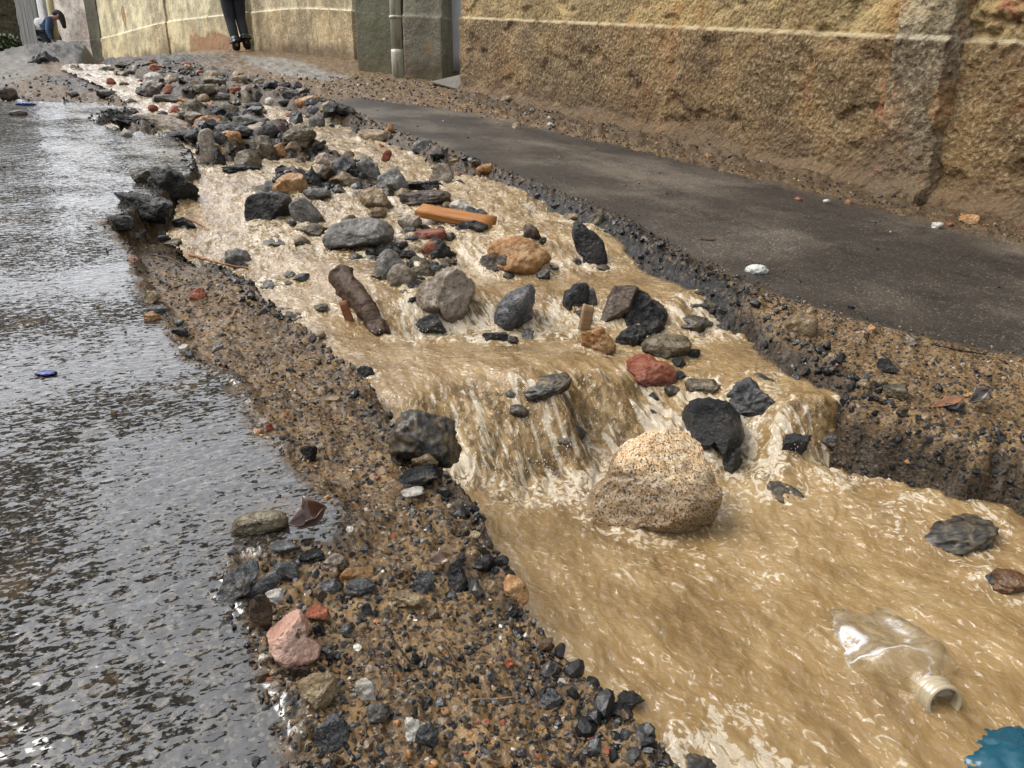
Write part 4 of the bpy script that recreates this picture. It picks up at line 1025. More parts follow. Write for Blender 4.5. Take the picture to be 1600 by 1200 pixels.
# pilaster: a shallow pier standing proud of the wall
def pier_mesh(name, yA, yB, proud, top, seed):
    prof = []   # plan profile walked from far side to near side
    for q in np.linspace(0, 1, 10): prof.append((0 - .02 + (proud + .02) * q, yA))
    for q in np.linspace(0, 1, 40)[1:]: prof.append((proud, yA + (yB - yA) * q))
    for q in np.linspace(0, 1, 16)[1:]: prof.append((proud * (1 - q) - .02 * q, yB - .035 * q))
    prof = np.array(prof); h = np.concatenate([np.arange(-.2, 1.35, .0095), np.arange(1.35, top, .1)])
    Q, H = np.meshgrid(np.arange(len(prof)), h); O, Y = prof[Q, 0], prof[Q, 1]
    n = fbm(Y * 6 + seed, H * 6, 2.1, 3); n2 = fbm(Y * 25 + seed, H * 25, O * 25, 3); n3 = fbm(Y * 75 + seed, H * 75, O * 75, 2)
    near_edge = sstep(.5, .9, Q / len(prof))
    O2 = O + (.012 * n + .007 * n2 + .004 * n3) * sstep(0, .04, O) + .014 * sstep(.668, .655, H + .004 * n2)
    O2 = O2 - .05 * near_edge * sstep(.0, .5, n + .3) * sstep(.52, .35, H) + .05 * sstep(.12, 0, H + .05 * n) - near_edge * .03 * sstep(.6, .7, H) * sstep(-.1, .3, n)
    V = np.stack([WX - O2, Y + .010 * n2, g(WX, Y) + H], -1).reshape(-1, 3); i = np.arange(Q.size).reshape(Q.shape)
    F = np.stack([i[:-1, :-1], i[:-1, 1:], i[1:, 1:], i[1:, :-1]], -1).reshape(-1, 4)
    bare = near_edge * (1.0 * np.exp(-((H - .40) / .11) ** 2) + .45 * np.exp(-((H - .8) / .2) ** 2)) + .22 * n2 + .3 * np.exp(-((H - .1) / .06) ** 2)
    return np_mesh(name, V, F, {'height': H.ravel(), 'bare': bare.ravel()})
M_pier = wall_material('grey_roughcast', (.41, .325, .19), (.27, .19, .105), (.48, .42, .29), orange=.3, grain=52, gd=.012)
pier = add('pilaster', pier_mesh('pilaster', 2.47, 2.22, .075, 2.65, 3), M_pier, near, label='grey pilaster with red brick showing through its broken edge')

def flat_off(k=.012, seed=0, ledge=.02):
    def f(s, h):
        n = fbm(s * 4 + seed, h * 4, 3.3 + seed, 3); n2 = fbm(s * 18 + seed, h * 18, 1.2, 3)
        return k * n + k * .5 * n2 + ledge * sstep(.672, .66, h)
    return f
HS = np.unique(np.concatenate([np.arange(-.4, 0, .1), np.arange(0, 1.6, .022), np.arange(1.6, 3.4, .15)]))
def G2(px, t): q = at_depth(px, 60, t); return q[:2]
def bare_far(seed, amt=.7):
    return lambda s, h: amt * np.exp(-((h - .22) / .2) ** 2) * sstep(-.1, .5, fbm(s * 1.1 + seed, h * 2, 4.4, 3)) + .2 * fbm(s * 9, h * 9, seed, 2)
def blob(s0, h0, rs, rh, base=None):
    return lambda s, h: 1.0 * (((s - s0) / rs) ** 2 + ((h - h0) / rh) ** 2 < 1) + (base(s, h) if base else 0)
M_cream = wall_material('stained_cream_plaster', (.86, .76, .47), (.74, .62, .35), (.92, .86, .62), orange=.25, grain=40, gd=.004, streak=.55)
M_cream2 = wall_material('streaked_plaster', (.68, .57, .35), (.60, .46, .25), (.90, .82, .58), orange=.4, grain=40, gd=.004, streak=.65)
M_moss = wall_material('mossy_cement', (.16, .14, .10), (.13, .11, .075), (.24, .21, .16), orange=.1, grain=40, moss=.55, gd=.005, streak=.6)
M_moss2 = wall_material('grey_cement', (.30, .265, .20), (.27, .23, .17), (.42, .38, .31), orange=.1, grain=40, moss=.35, gd=.005, streak=.5)
def wall(name, pa, ta, pb, tb, mat, label, cat='wall', seed=0, thick=.3, bare=None, k=.010, ledge=.02):
    a, b = G2(pa, ta), G2(pb, tb); L = np.linalg.norm(b - a)
    return add(name, wall_mesh(name, a, b, 3, flat_off(k, seed, ledge), max(12, int(L / .025)), HS, thick, -.4, bare), mat, label=label, cat=cat)
wall('wall', 398, 13.35, 554, 11.2, M_cream2, 'brown streaked plaster wall right of the drainpipe the walker passes', seed=2, bare=bare_far(2, .5))
wall('wall', 262, 16.0, 384, 13.5, M_cream, 'cream wall with bare orange plaster at its foot behind the walking person', seed=5, bare=bare_far(7, 1.0), ledge=.02)
wall('wall', 158, 19.0, 240, 16.5, M_cream, 'pale yellow wall with a red patch far up the street', seed=8, bare=blob(1.95, 1.0, .15, .22), ledge=.02)
wall('pillar', 240, 16.4, 263, 15.9, M_cream2, 'stained narrow pier between the pale yellow and the cream wall', 'pillar', 11, .3)
wall('pillar', 140, 19.3, 158, 18.95, M_moss, 'narrow dark stained pier beside the pinkish white wall', 'pillar', 12, .3, ledge=0)
M_pw = wall_material('pinkish_white_paint', (.92, .82, .72), (.86, .75, .65), (.95, .88, .80), orange=.05, grain=14, gd=.002, streak=.15)
wall('wall', 88, 19.9, 141, 19.3, M_pw, 'plain pinkish white wall far up the street', seed=14, k=.003, ledge=0)
wall('pillar', 557, 9.5, 614, 9.15, M_moss, 'dark mossy pillar left of the nearer drainpipe', 'pillar', 17, .5, ledge=0)
wall('pillar', 632, 8.95, 692, 8.7, M_moss2, 'grey cement pillar with a chipped red corner right of the nearer drainpipe', 'pillar', 19, .5, bare=blob(.33, .32, .03, .09))
# sheet metal door in the recess behind the corner of the long wall
m = Mat('pale_grey_paint'); p = m.pos(); c = m.ramp(m.noise(m.scale(p, (6, 6, .8)), 3, 4, .6), [(.3, (.44, .44, .45)), (.7, (.56, .56, .565))])
door = empty('door', (*G2(690, 8.9), 0), 'pale grey metal door in the recess at the end of the long wall', 'door')
M_door = m.done(m.bsdf(Base_Color=c, Roughness=.45))
def child(o, root):
    o.parent = root; o.matrix_parent_inverse = Matrix.Translation(root.location).inverted(); return o
a, b = G2(690, 8.95), G2(790, 8.45)
child(add('door_panel', wall_mesh('door_panel', a, b, 3, lambda s, h: .004 * (np.abs((s * 3) % 1 - .5) < .03) + 0 * h, 60, np.linspace(.10, 2.3, 12), .05), M_door), door)
a2, b2 = G2(689, 8.93), G2(694, 8.90)
mf = Mat('dark_frame'); M_dark = mf.done(mf.bsdf(Base_Color=(.03, .028, .025), Roughness=.6))
child(add('door_frame', wall_mesh('door_frame', a2, b2, 3, lambda s, h: 0 * s, 3, np.linspace(-.1, 2.35, 6), .08), M_dark), door)
# little concrete ramp against the wall end
def ramp():
    A, B, Cc = at_depth(668, 128, 8.1), at_depth(737, 147, 7.42), at_depth(742, 111, 7.55)
    bm_ = bmesh.new(); pts = []
    n = Vector((-1, 0, 0))
    for q in (A, B, Cc): pts.append(bm_.verts.new(q))
    back = [bm_.verts.new((q[0] + .5, q[1] + .25, q[2])) for q in (A, B, Cc)]
    bm_.faces.new(pts); bm_.faces.new(back[::-1])
    for i in range(3): bm_.faces.new((pts[i], back[i], back[(i + 1) % 3], pts[(i + 1) % 3]))
    bmesh.ops.recalc_face_normals(bm_, faces=bm_.faces); bmesh.ops.bevel(bm_, geom=bm_.edges[:], offset=.012, segments=2, affect='EDGES')
    me = bpy.data.meshes.new('ramp'); bm_.to_mesh(me); bm_.free()
    m = Mat('concrete'); p = m.pos(); c = m.ramp(m.noise(p, 18, 5, .65), [(.3, (.07, .058, .04)), (.7, (.17, .145, .105))])
    return add('door_ramp', me, m.done(m.bsdf(Base_Color=c, Roughness=.8, Normal=m.bump(m.noise(p, 90, 3), .6, .004))), label='small sloping concrete wedge at the foot of the recessed door', cat='ramp')
ramp()
def tube_mesh(name, pts, rad, seg=14, caps=True):
    pts = [np.array(q, float) for q in pts]; rad = rad if hasattr(rad, '__len__') else [rad] * len(pts); V = []; F = []
    up = np.array([0.3, .2, .93])
    for i, q in enumerate(pts):
        d = pts[min(i + 1, len(pts) - 1)] - pts[max(i - 1, 0)]; d /= np.linalg.norm(d)
        u = np.cross(d, up); 
        if np.linalg.norm(u) < .05: u = np.cross(d, [1, 0, 0])
        u /= np.linalg.norm(u); v = np.cross(d, u)
        for k in range(seg):
            an = 2 * math.pi * k / seg; V.append(q + rad[i] * (math.cos(an) * u + math.sin(an) * v))
    for i in range(len(pts) - 1):
        for k in range(seg):
            k2 = (k + 1) % seg; F.append((i * seg + k, i * seg + k2, (i + 1) * seg + k2, (i + 1) * seg + k))
    me = bpy.data.meshes.new(name); fs = [tuple(f) for f in F]
    if caps: fs += [tuple(range(seg))[::-1], tuple(range((len(pts) - 1) * seg, len(pts) * seg))]
    me.from_pydata([tuple(v) for v in V], [], fs); me.update()
    for pl in me.polygons: pl.use_smooth = len(pl.vertices) == 4
    return me
def pipe_mat(name, col, grime):
    m = Mat(name); p = m.pos(); c = m.mix(m.step(m.noise(m.scale(p, (8, 8, 1.6)), 2.4, 4, .65), .48, .68), col, grime)
    return m.done(m.bsdf(Base_Color=c, Roughness=.5))
def drainpipe(px, pyb, t, wpx, mat, label):
    b = at_depth(px, pyb, t); r = wpx * t / FPX / 2; gz = float(g(b[0], b[1]))
    root = empty('drainpipe', (b[0], b[1], gz), label, 'drainpipe')
    add('pipe', tube_mesh('pipe', [(0, 0, .28), (0, 0, 1.2), (0, 0, 3.3)], r * .92), mat, root)
    add('pipe_foot', tube_mesh('pipe_foot', [(0, 0, -.1), (0, 0, .26), (0, 0, .30)], [r, r, r * 1.02]), mat, root)
    for h in (.62, 1.9): add('collar', tube_mesh('collar', [(0, 0, h), (0, 0, h + .03)], r * 1.07), mat, root)
    return root
drainpipe(622, 115, 8.85, 19, pipe_mat('old_white_plastic', (.52, .49, .38), (.28, .25, .17)), 'tall off white drainpipe between the mossy pillar and the grey cement pillar')
drainpipe(391, 79, 13.2, 10, pipe_mat('cream_plastic', (.66, .61, .45), (.38, .34, .22)), 'cream drainpipe beside the leg of the walking person')
drainpipe(89, 68, 19.4, 11, pipe_mat('yellow_plastic', (.62, .53, .27), (.36, .30, .16)), 'yellowish drainpipe behind the bent person far up the street')
# weathered gate and the old stone wall on the far left
mg = Mat('weathered_boards'); p = mg.pos(); c = mg.ramp(mg.noise(mg.scale(p, (14, 14, .7)), 2.2, 5, .7), [(.3, (.045, .042, .038)), (.5, (.13, .125, .115)), (.72, (.24, .235, .22))])
a, b = G2(28, 20.6), G2(66, 20.0)
add('gate', wall_mesh('gate', a, b, 3, lambda s, h: .012 * (np.abs((s * 5.5) % 1 - .5) > .06) + 0 * h, 90, np.linspace(-.3, 3.2, 8), .08), mg.done(mg.bsdf(Base_Color=c, Roughness=.8)), label='weathered grey board gate behind the bent person', cat='gate')
a, b = G2(67, 19.95), G2(77, 19.85)
add('door_post', wall_mesh('door_post', a, b, 3, lambda s, h: 0 * s, 4, np.linspace(-.3, 3.2, 4), .1), pipe_mat('white_paint', (.62, .62, .6), (.3, .3, .29)), label='white post at the edge of the weathered board gate', cat='post')
M_rub = wall_material('old_masonry', (.19, .16, .105), (.16, .13, .08), (.30, .26, .19), orange=.2, grain=26, moss=.35, gd=.02, streak=.3)
wall('wall', -330, 11.0, 33, 13.4, M_rub, 'old mossy masonry wall at the far left edge', seed=31, k=.05, ledge=0, thick=.5)
# house on the left side of the street, outside the frame: it shades the film of water
mh = Mat('house_render'); p = mh.pos(); c = mh.ramp(mh.noise(p, 3, 5, .6), [(.3, (.12, .10, .075)), (.7, (.26, .22, .17))])
hs_ = wall_mesh('house_wall', (-3.5, -4.0), (-3.5, 9.2), 5, flat_off(.012, 41, .0), 120, np.linspace(-.4, 2.9, 30), .3)
house = add('house', hs_, mh.done(mh.bsdf(Base_Color=c, Roughness=.85)), label='plain rendered house front along the left side of the street', cat='house')
# ------------------------------------------------------------------ wood, leaves, litter
def wood_mat(name, a, b, sc=(3, 40, 40)):
    m = Mat(name); p = m.obj(); n = m.noise(m.scale(p, sc), 3, 5, .65); c = m.ramp(n, [(.3, a), (.7, b)])
    bb = m.bsdf(Base_Color=c, Roughness=.6, Normal=m.bump(n, .9, .006)); bb.inputs['Specular IOR Level'].default_value = .2; bb.inputs['Coat Weight'].default_value = .06
    return m.done(bb)
M_plank = wood_mat('wet_orange_timber', (.36, .13, .03), (.55, .25, .075)); M_twig = wood_mat('twig_bark', (.05, .028, .014), (.14, .085, .045)); M_root = wood_mat('orange_root', (.30, .12, .045), (.44, .20, .085))
M_stick = wood_mat('pale_stick', (.30, .18, .085), (.46, .30, .16)); M_dstick = wood_mat('black_stick', (.012, .010, .009), (.04, .03, .022)); M_log = wood_mat('rotten_wood', (.03, .016, .009), (.13, .07, .035))
def surf_pt(px, py, lift=0.0):
    t = float(cast(np.array([px], float), np.array([py], float), surf0)[0]); q = at_depth(px, py, t); q[2] += lift; return q, t
def twig(pts, wpx, mat, label, cat='twig', name='twig', lift=.4, group=None):
    Q = []; R_ = []; n = 6
    for i, (px, py) in enumerate(pts):
        q, t = surf_pt(px, py); r = wpx * t / FPX / 2; q[2] += r * lift * 2; Q.append(q); R_.append(r)
    # resample with a little wander
    q = np.array(Q); out = []; rr = []
    for i in range(len(q) - 1):
        for k in range(n):
            f = k / n; w_ = q[i] * (1 - f) + q[i + 1] * f; s = R_[i] * .6
            out.append(w_ + s * np.array([perlin(w_[0] * 40, w_[1] * 40, 1.0), perlin(w_[0] * 40, w_[1] * 40, 5.0), perlin(w_[0] * 40, w_[1] * 40, 9.0)])); rr.append(R_[i])
    out.append(q[-1]); rr.append(R_[-1]); rr = [r * (1 - .35 * i / len(rr)) * (1 + .18 * math.sin(i * 2.1)) for i, r in enumerate(rr)]
    c = np.mean(out, axis=0); me = tube_mesh(name, [o - c for o in out], rr, 8)
    return add(name, me, mat, label=label, cat=cat, group=group or 'twigs and roots', loc=tuple(c))
twig([(297,402),(318,408),(350,417),(388,424)], 4.5, M_root, 'thin orange root reaching from the left bank towards the water', 'root', 'root', .9)
twig([(288,344),(303,350),(318,357),(325,367)], 4, M_root, 'short brown root arched beside the black lump under the left rim', 'root', 'root', .9)
twig([(845,1020),(868,1036),(892,1050)], 3.4, M_dstick, 'straight black stick lying over the lip of the near bank', lift=.8)
twig([(677,1024),(700,1038),(722,1049)], 5, M_twig, 'brown stick in the middle of the near bank gravel', lift=.7)
twig([(603,980),(618,1006),(640,1036)], 4, M_dstick, 'dark stick below the muddy tan stone on the near bank', lift=.7)
twig([(693,1010),(703,1024),(714,1042)], 6, M_twig, 'short brown stick leaning against the longer brown stick', lift=.9)
twig([(738,1096),(770,1095),(802,1092)], 4.5, M_stick, 'pale stick lying level above the bare asphalt patch', lift=.7)
twig([(852,1125),(856,1145)], 6, M_dstick, 'stubby black stick standing in the gravel near the bottom', lift=1)
twig([(570,1130),(572,1150),(569,1166)], 5, M_twig, 'brown stick left of the cream shell shaped stone', lift=.7)
twig([(415,1085),(418,1105)], 8, M_twig, 'stub of brown wood lying in the film of water', lift=.8)
twig([(235,400),(262,405),(290,418)], 3, M_twig, 'thin twig in the litter of the left bank', lift=.9)
twig([(250,440),(275,452),(290,447)], 3, M_twig, 'bent dark twig above the red brick lump', lift=.9)
twig([(340,478),(352,462),(368,478)], 3, M_stick, 'forked pale twig standing on the left bank', lift=1.5)
twig([(895,480),(897,495)], 5, M_stick, 'pale splinter beside the tall black lump', lift=1.5)
twig([(362,500),(366,492),(371,484)], 4, M_stick, 'short pale splinter on the left bank below the forked twig', lift=.9)
twig([(1455,480+60),(1490,548),(1540,556)], 3, M_dstick, 'thin dark twig along the edge of the right lane', lift=.8)
twig([(1512,700),(1528,722),(1545,745)], 3, M_stick, 'thin root hanging down the face of the right bank', 'root', 'root', .6)
def lump_box(name, px, py, wpx, hpx, dz, mat, label, cat, roll=0, yaw=0, pitch=0, t=None, taper=1.0, root=None):
    q, tt = surf_pt(px, py + hpx * .4); tt = t or tt; w_, d_ = wpx * tt / FPX, hpx * tt / FPX
    b = bmesh.new(); bmesh.ops.create_cube(b, size=1); bmesh.ops.subdivide_edges(b, edges=b.edges[:], cuts=5, use_grid_fill=True)
    for v in b.verts:
        k = 1 + (taper - 1) * (v.co.x + .5)
        v.co = Vector((v.co.x * w_, v.co.y * d_ * k, v.co.z * dz * tt * k))
        n = perlin(v.co.x * 30, v.co.y * 30, v.co.z * 30); v.co += Vector((n * .012 * w_, n * .03 * d_, n * .06 * dz * tt))
    bmesh.ops.bevel(b, geom=[e for e in b.edges if e.calc_face_angle(0) > .8], offset=min(d_, dz * tt) * .12, segments=2, affect='EDGES')
    me = bpy.data.meshes.new(name); b.to_mesh(me); b.free()
    for pl in me.polygons: pl.use_smooth = True
    o = add(name, me, mat, root, label=label, cat=cat); c = at_depth(px, py, tt)
    o.matrix_world = Matrix.Translation(c) @ Matrix.Rotation(-YAW + R(yaw), 4, 'Z') @ Matrix.Rotation(R(pitch), 4, 'X') @ Matrix.Rotation(R(roll), 4, 'Y')
    return o
lump_box('plank', 712, 339, 124, 34, .009, M_plank, 'orange wooden plank lying slantwise across the stones in mid torrent', 'plank', 9, -16, 14, taper=1.05)
lump_box('stick', 913, 512, 17, 12, .062, M_stick, 'pale split stick standing upright among the black lumps in mid torrent', 'stick', 8, 10, 6)
lump_box('board', 545, 497, 12, 8, .05, wood_mat('red_board', (.30, .09, .045), (.46, .20, .11)), 'narrow reddish board standing beside the rotten log', 'board', -14, 0, 10)
def log():
    a, ta = surf_pt(532, 458); b, tb = surf_pt(598, 522)
    a = a + np.array([0, 0, .05]); b = b + np.array([0, 0, -.005]); n = 40; pts = [a + (b - a) * i / (n - 1) + np.array([0, 0, .008 * math.sin(i / (n - 1) * 3.1)]) for i in range(n)]
    r = [.030 * (1 - .25 * i / n) for i in range(n)]
    c = np.mean(pts, axis=0); me = tube_mesh('log', [p_ - c for p_ in pts], r, 36, False)
    for v in me.vertices:
        v.co += Vector([.006 * fbm(v.co.x * 14, v.co.y * 14, v.co.z * 14 + k, 5, .8) for k in (0, 7, 13)])
    o = add('log', me, M_log, label='dark rotten hollow log slanting into the water with its open end up', cat='log', loc=tuple(c))
    sd = o.modifiers.new('wall', 'SOLIDIFY'); sd.thickness = .012; sd.offset = -1
    return o
log()
def leaf(px, py, wpx, hpx, col, label, rot=0, lift=.012, curl=.5, name='leaf'):
    q, t = surf_pt(px, py + hpx * .3); w_ = wpx * t / FPX; h_ = hpx * t / FPX; V = []; F = []; nx, ny = 14, 8
    for j in range(ny):
        for i in range(nx):
            u, v = i / (nx - 1) * 2 - 1, j / (ny - 1) * 2 - 1
            wd = (1 - abs(u) ** 1.6) * (.85 + .3 * (u > 0)) + .02
            V.append((u * w_ * .5, v * wd * h_ * .55, curl * h_ * (abs(v) ** 1.5 * .8 * wd + .5 * u * u) + .1 * h_ * perlin(u * 3, v * 3, 2.0)))
    for j in range(ny - 1):
        for i in range(nx - 1): k = j * nx + i; F.append((k, k + 1, k + nx + 1, k + nx))
    me = np_mesh(name, V, F); m = Mat('leaf'); p = m.obj(); c = m.ramp(m.noise(p, 90, 4), [(.3, tuple(x * .5 for x in col)), (.7, col)])
    bb = m.bsdf(Base_Color=c, Roughness=.35); bb.inputs['Coat Weight'].default_value = .3
    o = add(name, me, m.done(bb), label=label, cat='leaf'); sd = o.modifiers.new('t', 'SOLIDIFY'); sd.thickness = .0012
    o.location = (q[0], q[1], q[2] + lift); o.rotation_euler = (R(18), R(rot), -YAW + R(10)); return o
leaf(492, 820, 62, 46, (.10, .035, .014), 'dark brown dead leaf curled up on the wet asphalt right of the mossy brown rock', -24, .014, .9)
leaf(690, 882, 36, 26, (.17, .085, .035), 'brown curled leaf behind the shiny black stone', -10, .010, .7)
leaf(1478, 634, 56, 16, (.36, .15, .06), 'orange brown leaf folded on the edge of the right bank', -12, .010, .5)
leaf(1530, 628, 40, 20, (.07, .045, .03), 'dark bent leaf above the orange brown leaf on the right bank', -30, .014, .8)
leaf(1105, 372, 30, 10, (.12, .08, .05), 'small withered leaf on the dark lane', 0, .004, .2)
def crumple(name, px, py, wpx, hpx, mat, label, cat, seed, flat=.5, lift=0.0, sub=4, amp=.35):
    q, t = surf_pt(px, py + hpx * .3); w_ = wpx * t / FPX; h_ = hpx * t / FPX; V, F = ico(sub); V = V.copy()
    d = amp * np.abs(fbm(V[:, 0] * 2 + seed, V[:, 1] * 2, V[:, 2] * 2, 3)) + .1 * perlin(V[:, 0] * 7 + seed, V[:, 1] * 7, V[:, 2] * 7)
    V = V * (1 - d)[:, None] * np.array([w_ * .55, w_ * .45, h_ * flat])
    o = add(name, np_mesh(name, V, F), mat, label=label, cat=cat); o.location = (q[0], q[1], q[2] + h_ * .12 + lift); o.rotation_euler = (0, 0, -YAW); return o
def plastic(name, col, rough=.3, alpha=1.0, trans=0.0):
    m = Mat(name); b = m.bsdf(Base_Color=col, Roughness=rough); b.inputs['Transmission Weight'].default_value = trans; b.inputs['Alpha'].default_value = alpha; return m.done(b)
crumple('paper_scrap', 1182, 419, 34, 20, plastic('white_paper', (.62, .62, .58), .6), 'crumpled whitish scrap on the crumbled edge of the lane', 'litter', 3)
crumple('plastic_scrap', 72, 581, 30, 7, plastic('blue_film', (.05, .065, .30), .25), 'blue plastic scrap in the middle of the wet asphalt', 'litter', 5, .35)
crumple('plastic_scrap', 40, 161, 28, 8, plastic('blue_sheet', (.16, .21, .62), .25), 'blue plastic scrap at the far edge of the wet asphalt', 'litter', 8, .35)
crumple('plastic_bag', 1600, 1168, 230, 100, plastic('blue_bag', (.006, .09, .14), .2), 'blue plastic bag half under water in the bottom right corner', 'bag', 11, .42, -.022, 5, .22)
crumple('paper_scrap', 1024, 590 - 408, 1, 1, plastic('w', (.6, .6, .6)), 'x', 'litter', 1) if False else None

# crushed clear bottle in the lowest pool
def bottle():
    nk, _t = surf_pt(1474, 1112); t0 = _t - .002
    N = at_depth(1474, 1098, t0); Bk = at_depth(1330, 985, t0 + .19)
    Bk[2] = float(water_flat(Bk[0], Bk[1])) - .034
    ax = Vector(Bk - N); L = ax.length; ax.normalize()
    rot = ax.to_track_quat('X', 'Z').to_matrix().to_4x4()
    root = empty('bottle', tuple(N), 'crushed clear plastic bottle without cap lying in the lowest pool, neck towards the viewer', 'bottle'); root.rotation_euler = rot.to_euler()
    prof = [(.016, .0205), (.020, .024), (.026, .025), (.034, .030), (.045, .047), (.058, .062), (.075, .068), (.11, .070), (.15, .069), (.19, .070), (L - .01, .068), (L + .01, .055), (L + .014, .02)]
    seg = 56; V = []; F = []; st = []
    for i in range(len(prof) - 1):
        for k in range(5):
            f = k / 5; st.append((prof[i][0] * (1 - f) + prof[i + 1][0] * f, prof[i][1] * (1 - f) + prof[i + 1][1] * f))
    st.append(prof[-1])
    for (xx, rr) in st:
        for k in range(seg):
            an = 2 * math.pi * k / seg; c_, s_ = math.cos(an), math.sin(an)
            cr = sstep(.035, .085, np.array(xx)); yy, zz = rr * c_ * (1 + .18 * cr), rr * s_ * (1 - .42 * cr)
            nn = +.006 * cr * (perlin(xx * 16, c_ * 1.6, s_ * 1.6 + 3) + .7 * abs(perlin(xx * 38, c_ * 3, s_ * 3)))
            zz -= cr * .009 * math.exp(-((c_ + .15) / .3) ** 2) * (s_ > 0)
            V.append((xx, yy + nn * c_ * 2, zz + nn * s_ * 2))
    n = len(st)
    for i in range(n - 1):
        for k in range(seg): k2 = (k + 1) % seg; F.append((i * seg + k, (i + 1) * seg + k, (i + 1) * seg + k2, i * seg + k2))
    m = Mat('clear_plastic'); p = m.obj()
    fr = m.n('ShaderNodeFresnel', IOR=1.5); tr = m.n('ShaderNodeBsdfTransparent', Color=(.93, .90, .82, 1)); gl = m.n('ShaderNodeBsdfGlossy', Color=(1, 1, 1, 1), Roughness=.22)
    df = m.n('ShaderNodeBsdfDiffuse', Color=(.42, .35, .22, 1))
    mx0 = m.n('ShaderNodeMixShader', Fac=m.math('MULTIPLY_ADD', m.step(m.noise(p, 40, 4), .45, .7), .45, .14)); m.t.links.new(tr.outputs[0], mx0.inputs[1]); m.t.links.new(df.outputs[0], mx0.inputs[2])
    nb = m.bump(m.noise(p, 45, 3), .35, .004); m.t.links.new(nb, gl.inputs['Normal']); m.t.links.new(nb, fr.inputs['Normal'])
    mx = m.n('ShaderNodeMixShader', Fac=m.math('MULTIPLY_ADD', fr.outputs[0], .45, .01, clamp=True)); m.t.links.new(mx0.outputs[0], mx.inputs[1]); m.t.links.new(gl.outputs[0], mx.inputs[2])
    M_clear = m.done(mx)
    add('bottle_body', np_mesh('bottle_body', V, F), M_clear, root)
    # neck: thread rings round an open mouth
    pr = [(.020, .0235), (.017, .0265), (.014, .0265), (.013, .0235), (.010, .0235), (.009, .025), (.007, .025), (.006, .0235), (.002, .0235), (.001, .0248), (-.001, .0248), (-.003, .0236), (-.004, .0215), (-.003, .0195), (.0, .0188), (.030, .0188)]
    V = []; F = []
    for (xx, rr) in pr:
        for k in range(48): an = 2 * math.pi * k / 48; V.append((xx, rr * math.cos(an), rr * math.sin(an)))
    for i in range(len(pr) - 1):
        for k in range(48): k2 = (k + 1) % 48; F.append((i * 48 + k, (i + 1) * 48 + k, (i + 1) * 48 + k2, i * 48 + k2))
    m = Mat('cloudy_plastic'); b = m.bsdf(Base_Color=(.62, .52, .34), Roughness=.15); b.inputs['Coat Weight'].default_value = 1.0; b.inputs['Alpha'].default_value = .8
    add('bottle_neck', np_mesh('bottle_neck', V, F), m.done(b), root)
    V = [(.010 + .003 * math.cos(3 * a_), .0187 * math.cos(a_), .0187 * math.sin(a_)) for a_ in np.linspace(0, 2 * math.pi, 32, endpoint=False)] + [(.014, 0, 0)]
    me = bpy.data.meshes.new('trapped_water'); me.from_pydata(V, [], [(i, 32, (i + 1) % 32) for i in range(32)]); me.update()
    m = Mat('silty_water'); b = m.bsdf(Base_Color=(.30, .20, .09), Roughness=.08)
    add('trapped_water', me, m.done(b), root)
bottle()

# small green things
def plant(px, py, wpx, hpx, n, label, col, t=None, name='weed'):
    q, tt = surf_pt(px, py + hpx * .45); tt = t or tt; c = at_depth(px, py + hpx * .45, tt); w_, h_ = wpx * tt / FPX, hpx * tt / FPX
    r = np.random.default_rng(int(px * 7 + py)); V = []; F = []
    for i in range(n):
        o = r.normal(size=3); o /= np.linalg.norm(o); o *= r.uniform(.3, 1) ** .5; o[2] = abs(o[2])
        b0 = np.array([o[0] * w_ * .5, o[1] * w_ * .4, o[2] * h_]); s = r.uniform(.10, .2) * min(w_, h_)
        d = r.normal(size=3); d /= np.linalg.norm(d); e = np.cross(d, r.normal(size=3)); e /= np.linalg.norm(e); k = len(V)
        V += [b0 - d * s, b0 + e * s * .5, b0 + d * s, b0 - e * s * .5]; F.append((k, k + 1, k + 2, k + 3))
    m = Mat('leaves'); p = m.obj(); cc = m.ramp(m.noise(p, 30, 3), [(.3, tuple(x * .4 for x in col)), (.7, col)])
    o = add(name, np_mesh(name, V, F, smooth=False), m.done(m.bsdf(Base_Color=cc, Roughness=.6)), label=label, cat='plant'); o.location = tuple(c); return o
plant(10, 67, 52, 26, 900, 'low green moss bush at the foot of the masonry wall on the far left', (.085, .12, .02), 11.2, 'moss_bush')
plant(394, 68, 6, 9, 120, 'small bright green weed growing at the foot of the cream drainpipe', (.16, .34, .03), 13.1)

# ------------------------------------------------------------------ people
def skin_obj(name, verts, edges, radii, mat, parent, sub=2, rootv=0):
    me = bpy.data.meshes.new(name); me.from_pydata(verts, edges, []); me.update()
    o = add(name, me, mat, parent)
    o.modifiers.new('skin', 'SKIN'); o.modifiers['skin'].use_smooth_shade = True
    for i, r in enumerate(radii):
        sv = me.skin_vertices[0].data[i]; sv.radius = r if hasattr(r, '__len__') else (r, r); sv.use_root = (i == rootv)
    s = o.modifiers.new('sub', 'SUBSURF'); s.levels = sub; s.render_levels = sub
    return o
def cloth(name, col, rough=.8):
    m = Mat(name); p = m.obj(); c = m.ramp(m.noise(p, 26, 4, .6), [(.3, tuple(x * .7 for x in col)), (.7, tuple(min(1, x * 1.25) for x in col))])
    return m.done(m.bsdf(Base_Color=c, Roughness=rough, Normal=m.bump(m.noise(p, 18, 3), .5, .01)))
M_skin = plastic('skin', (.42, .24, .17), .5)
def chainv(*pts): return [tuple(p) for p in pts]
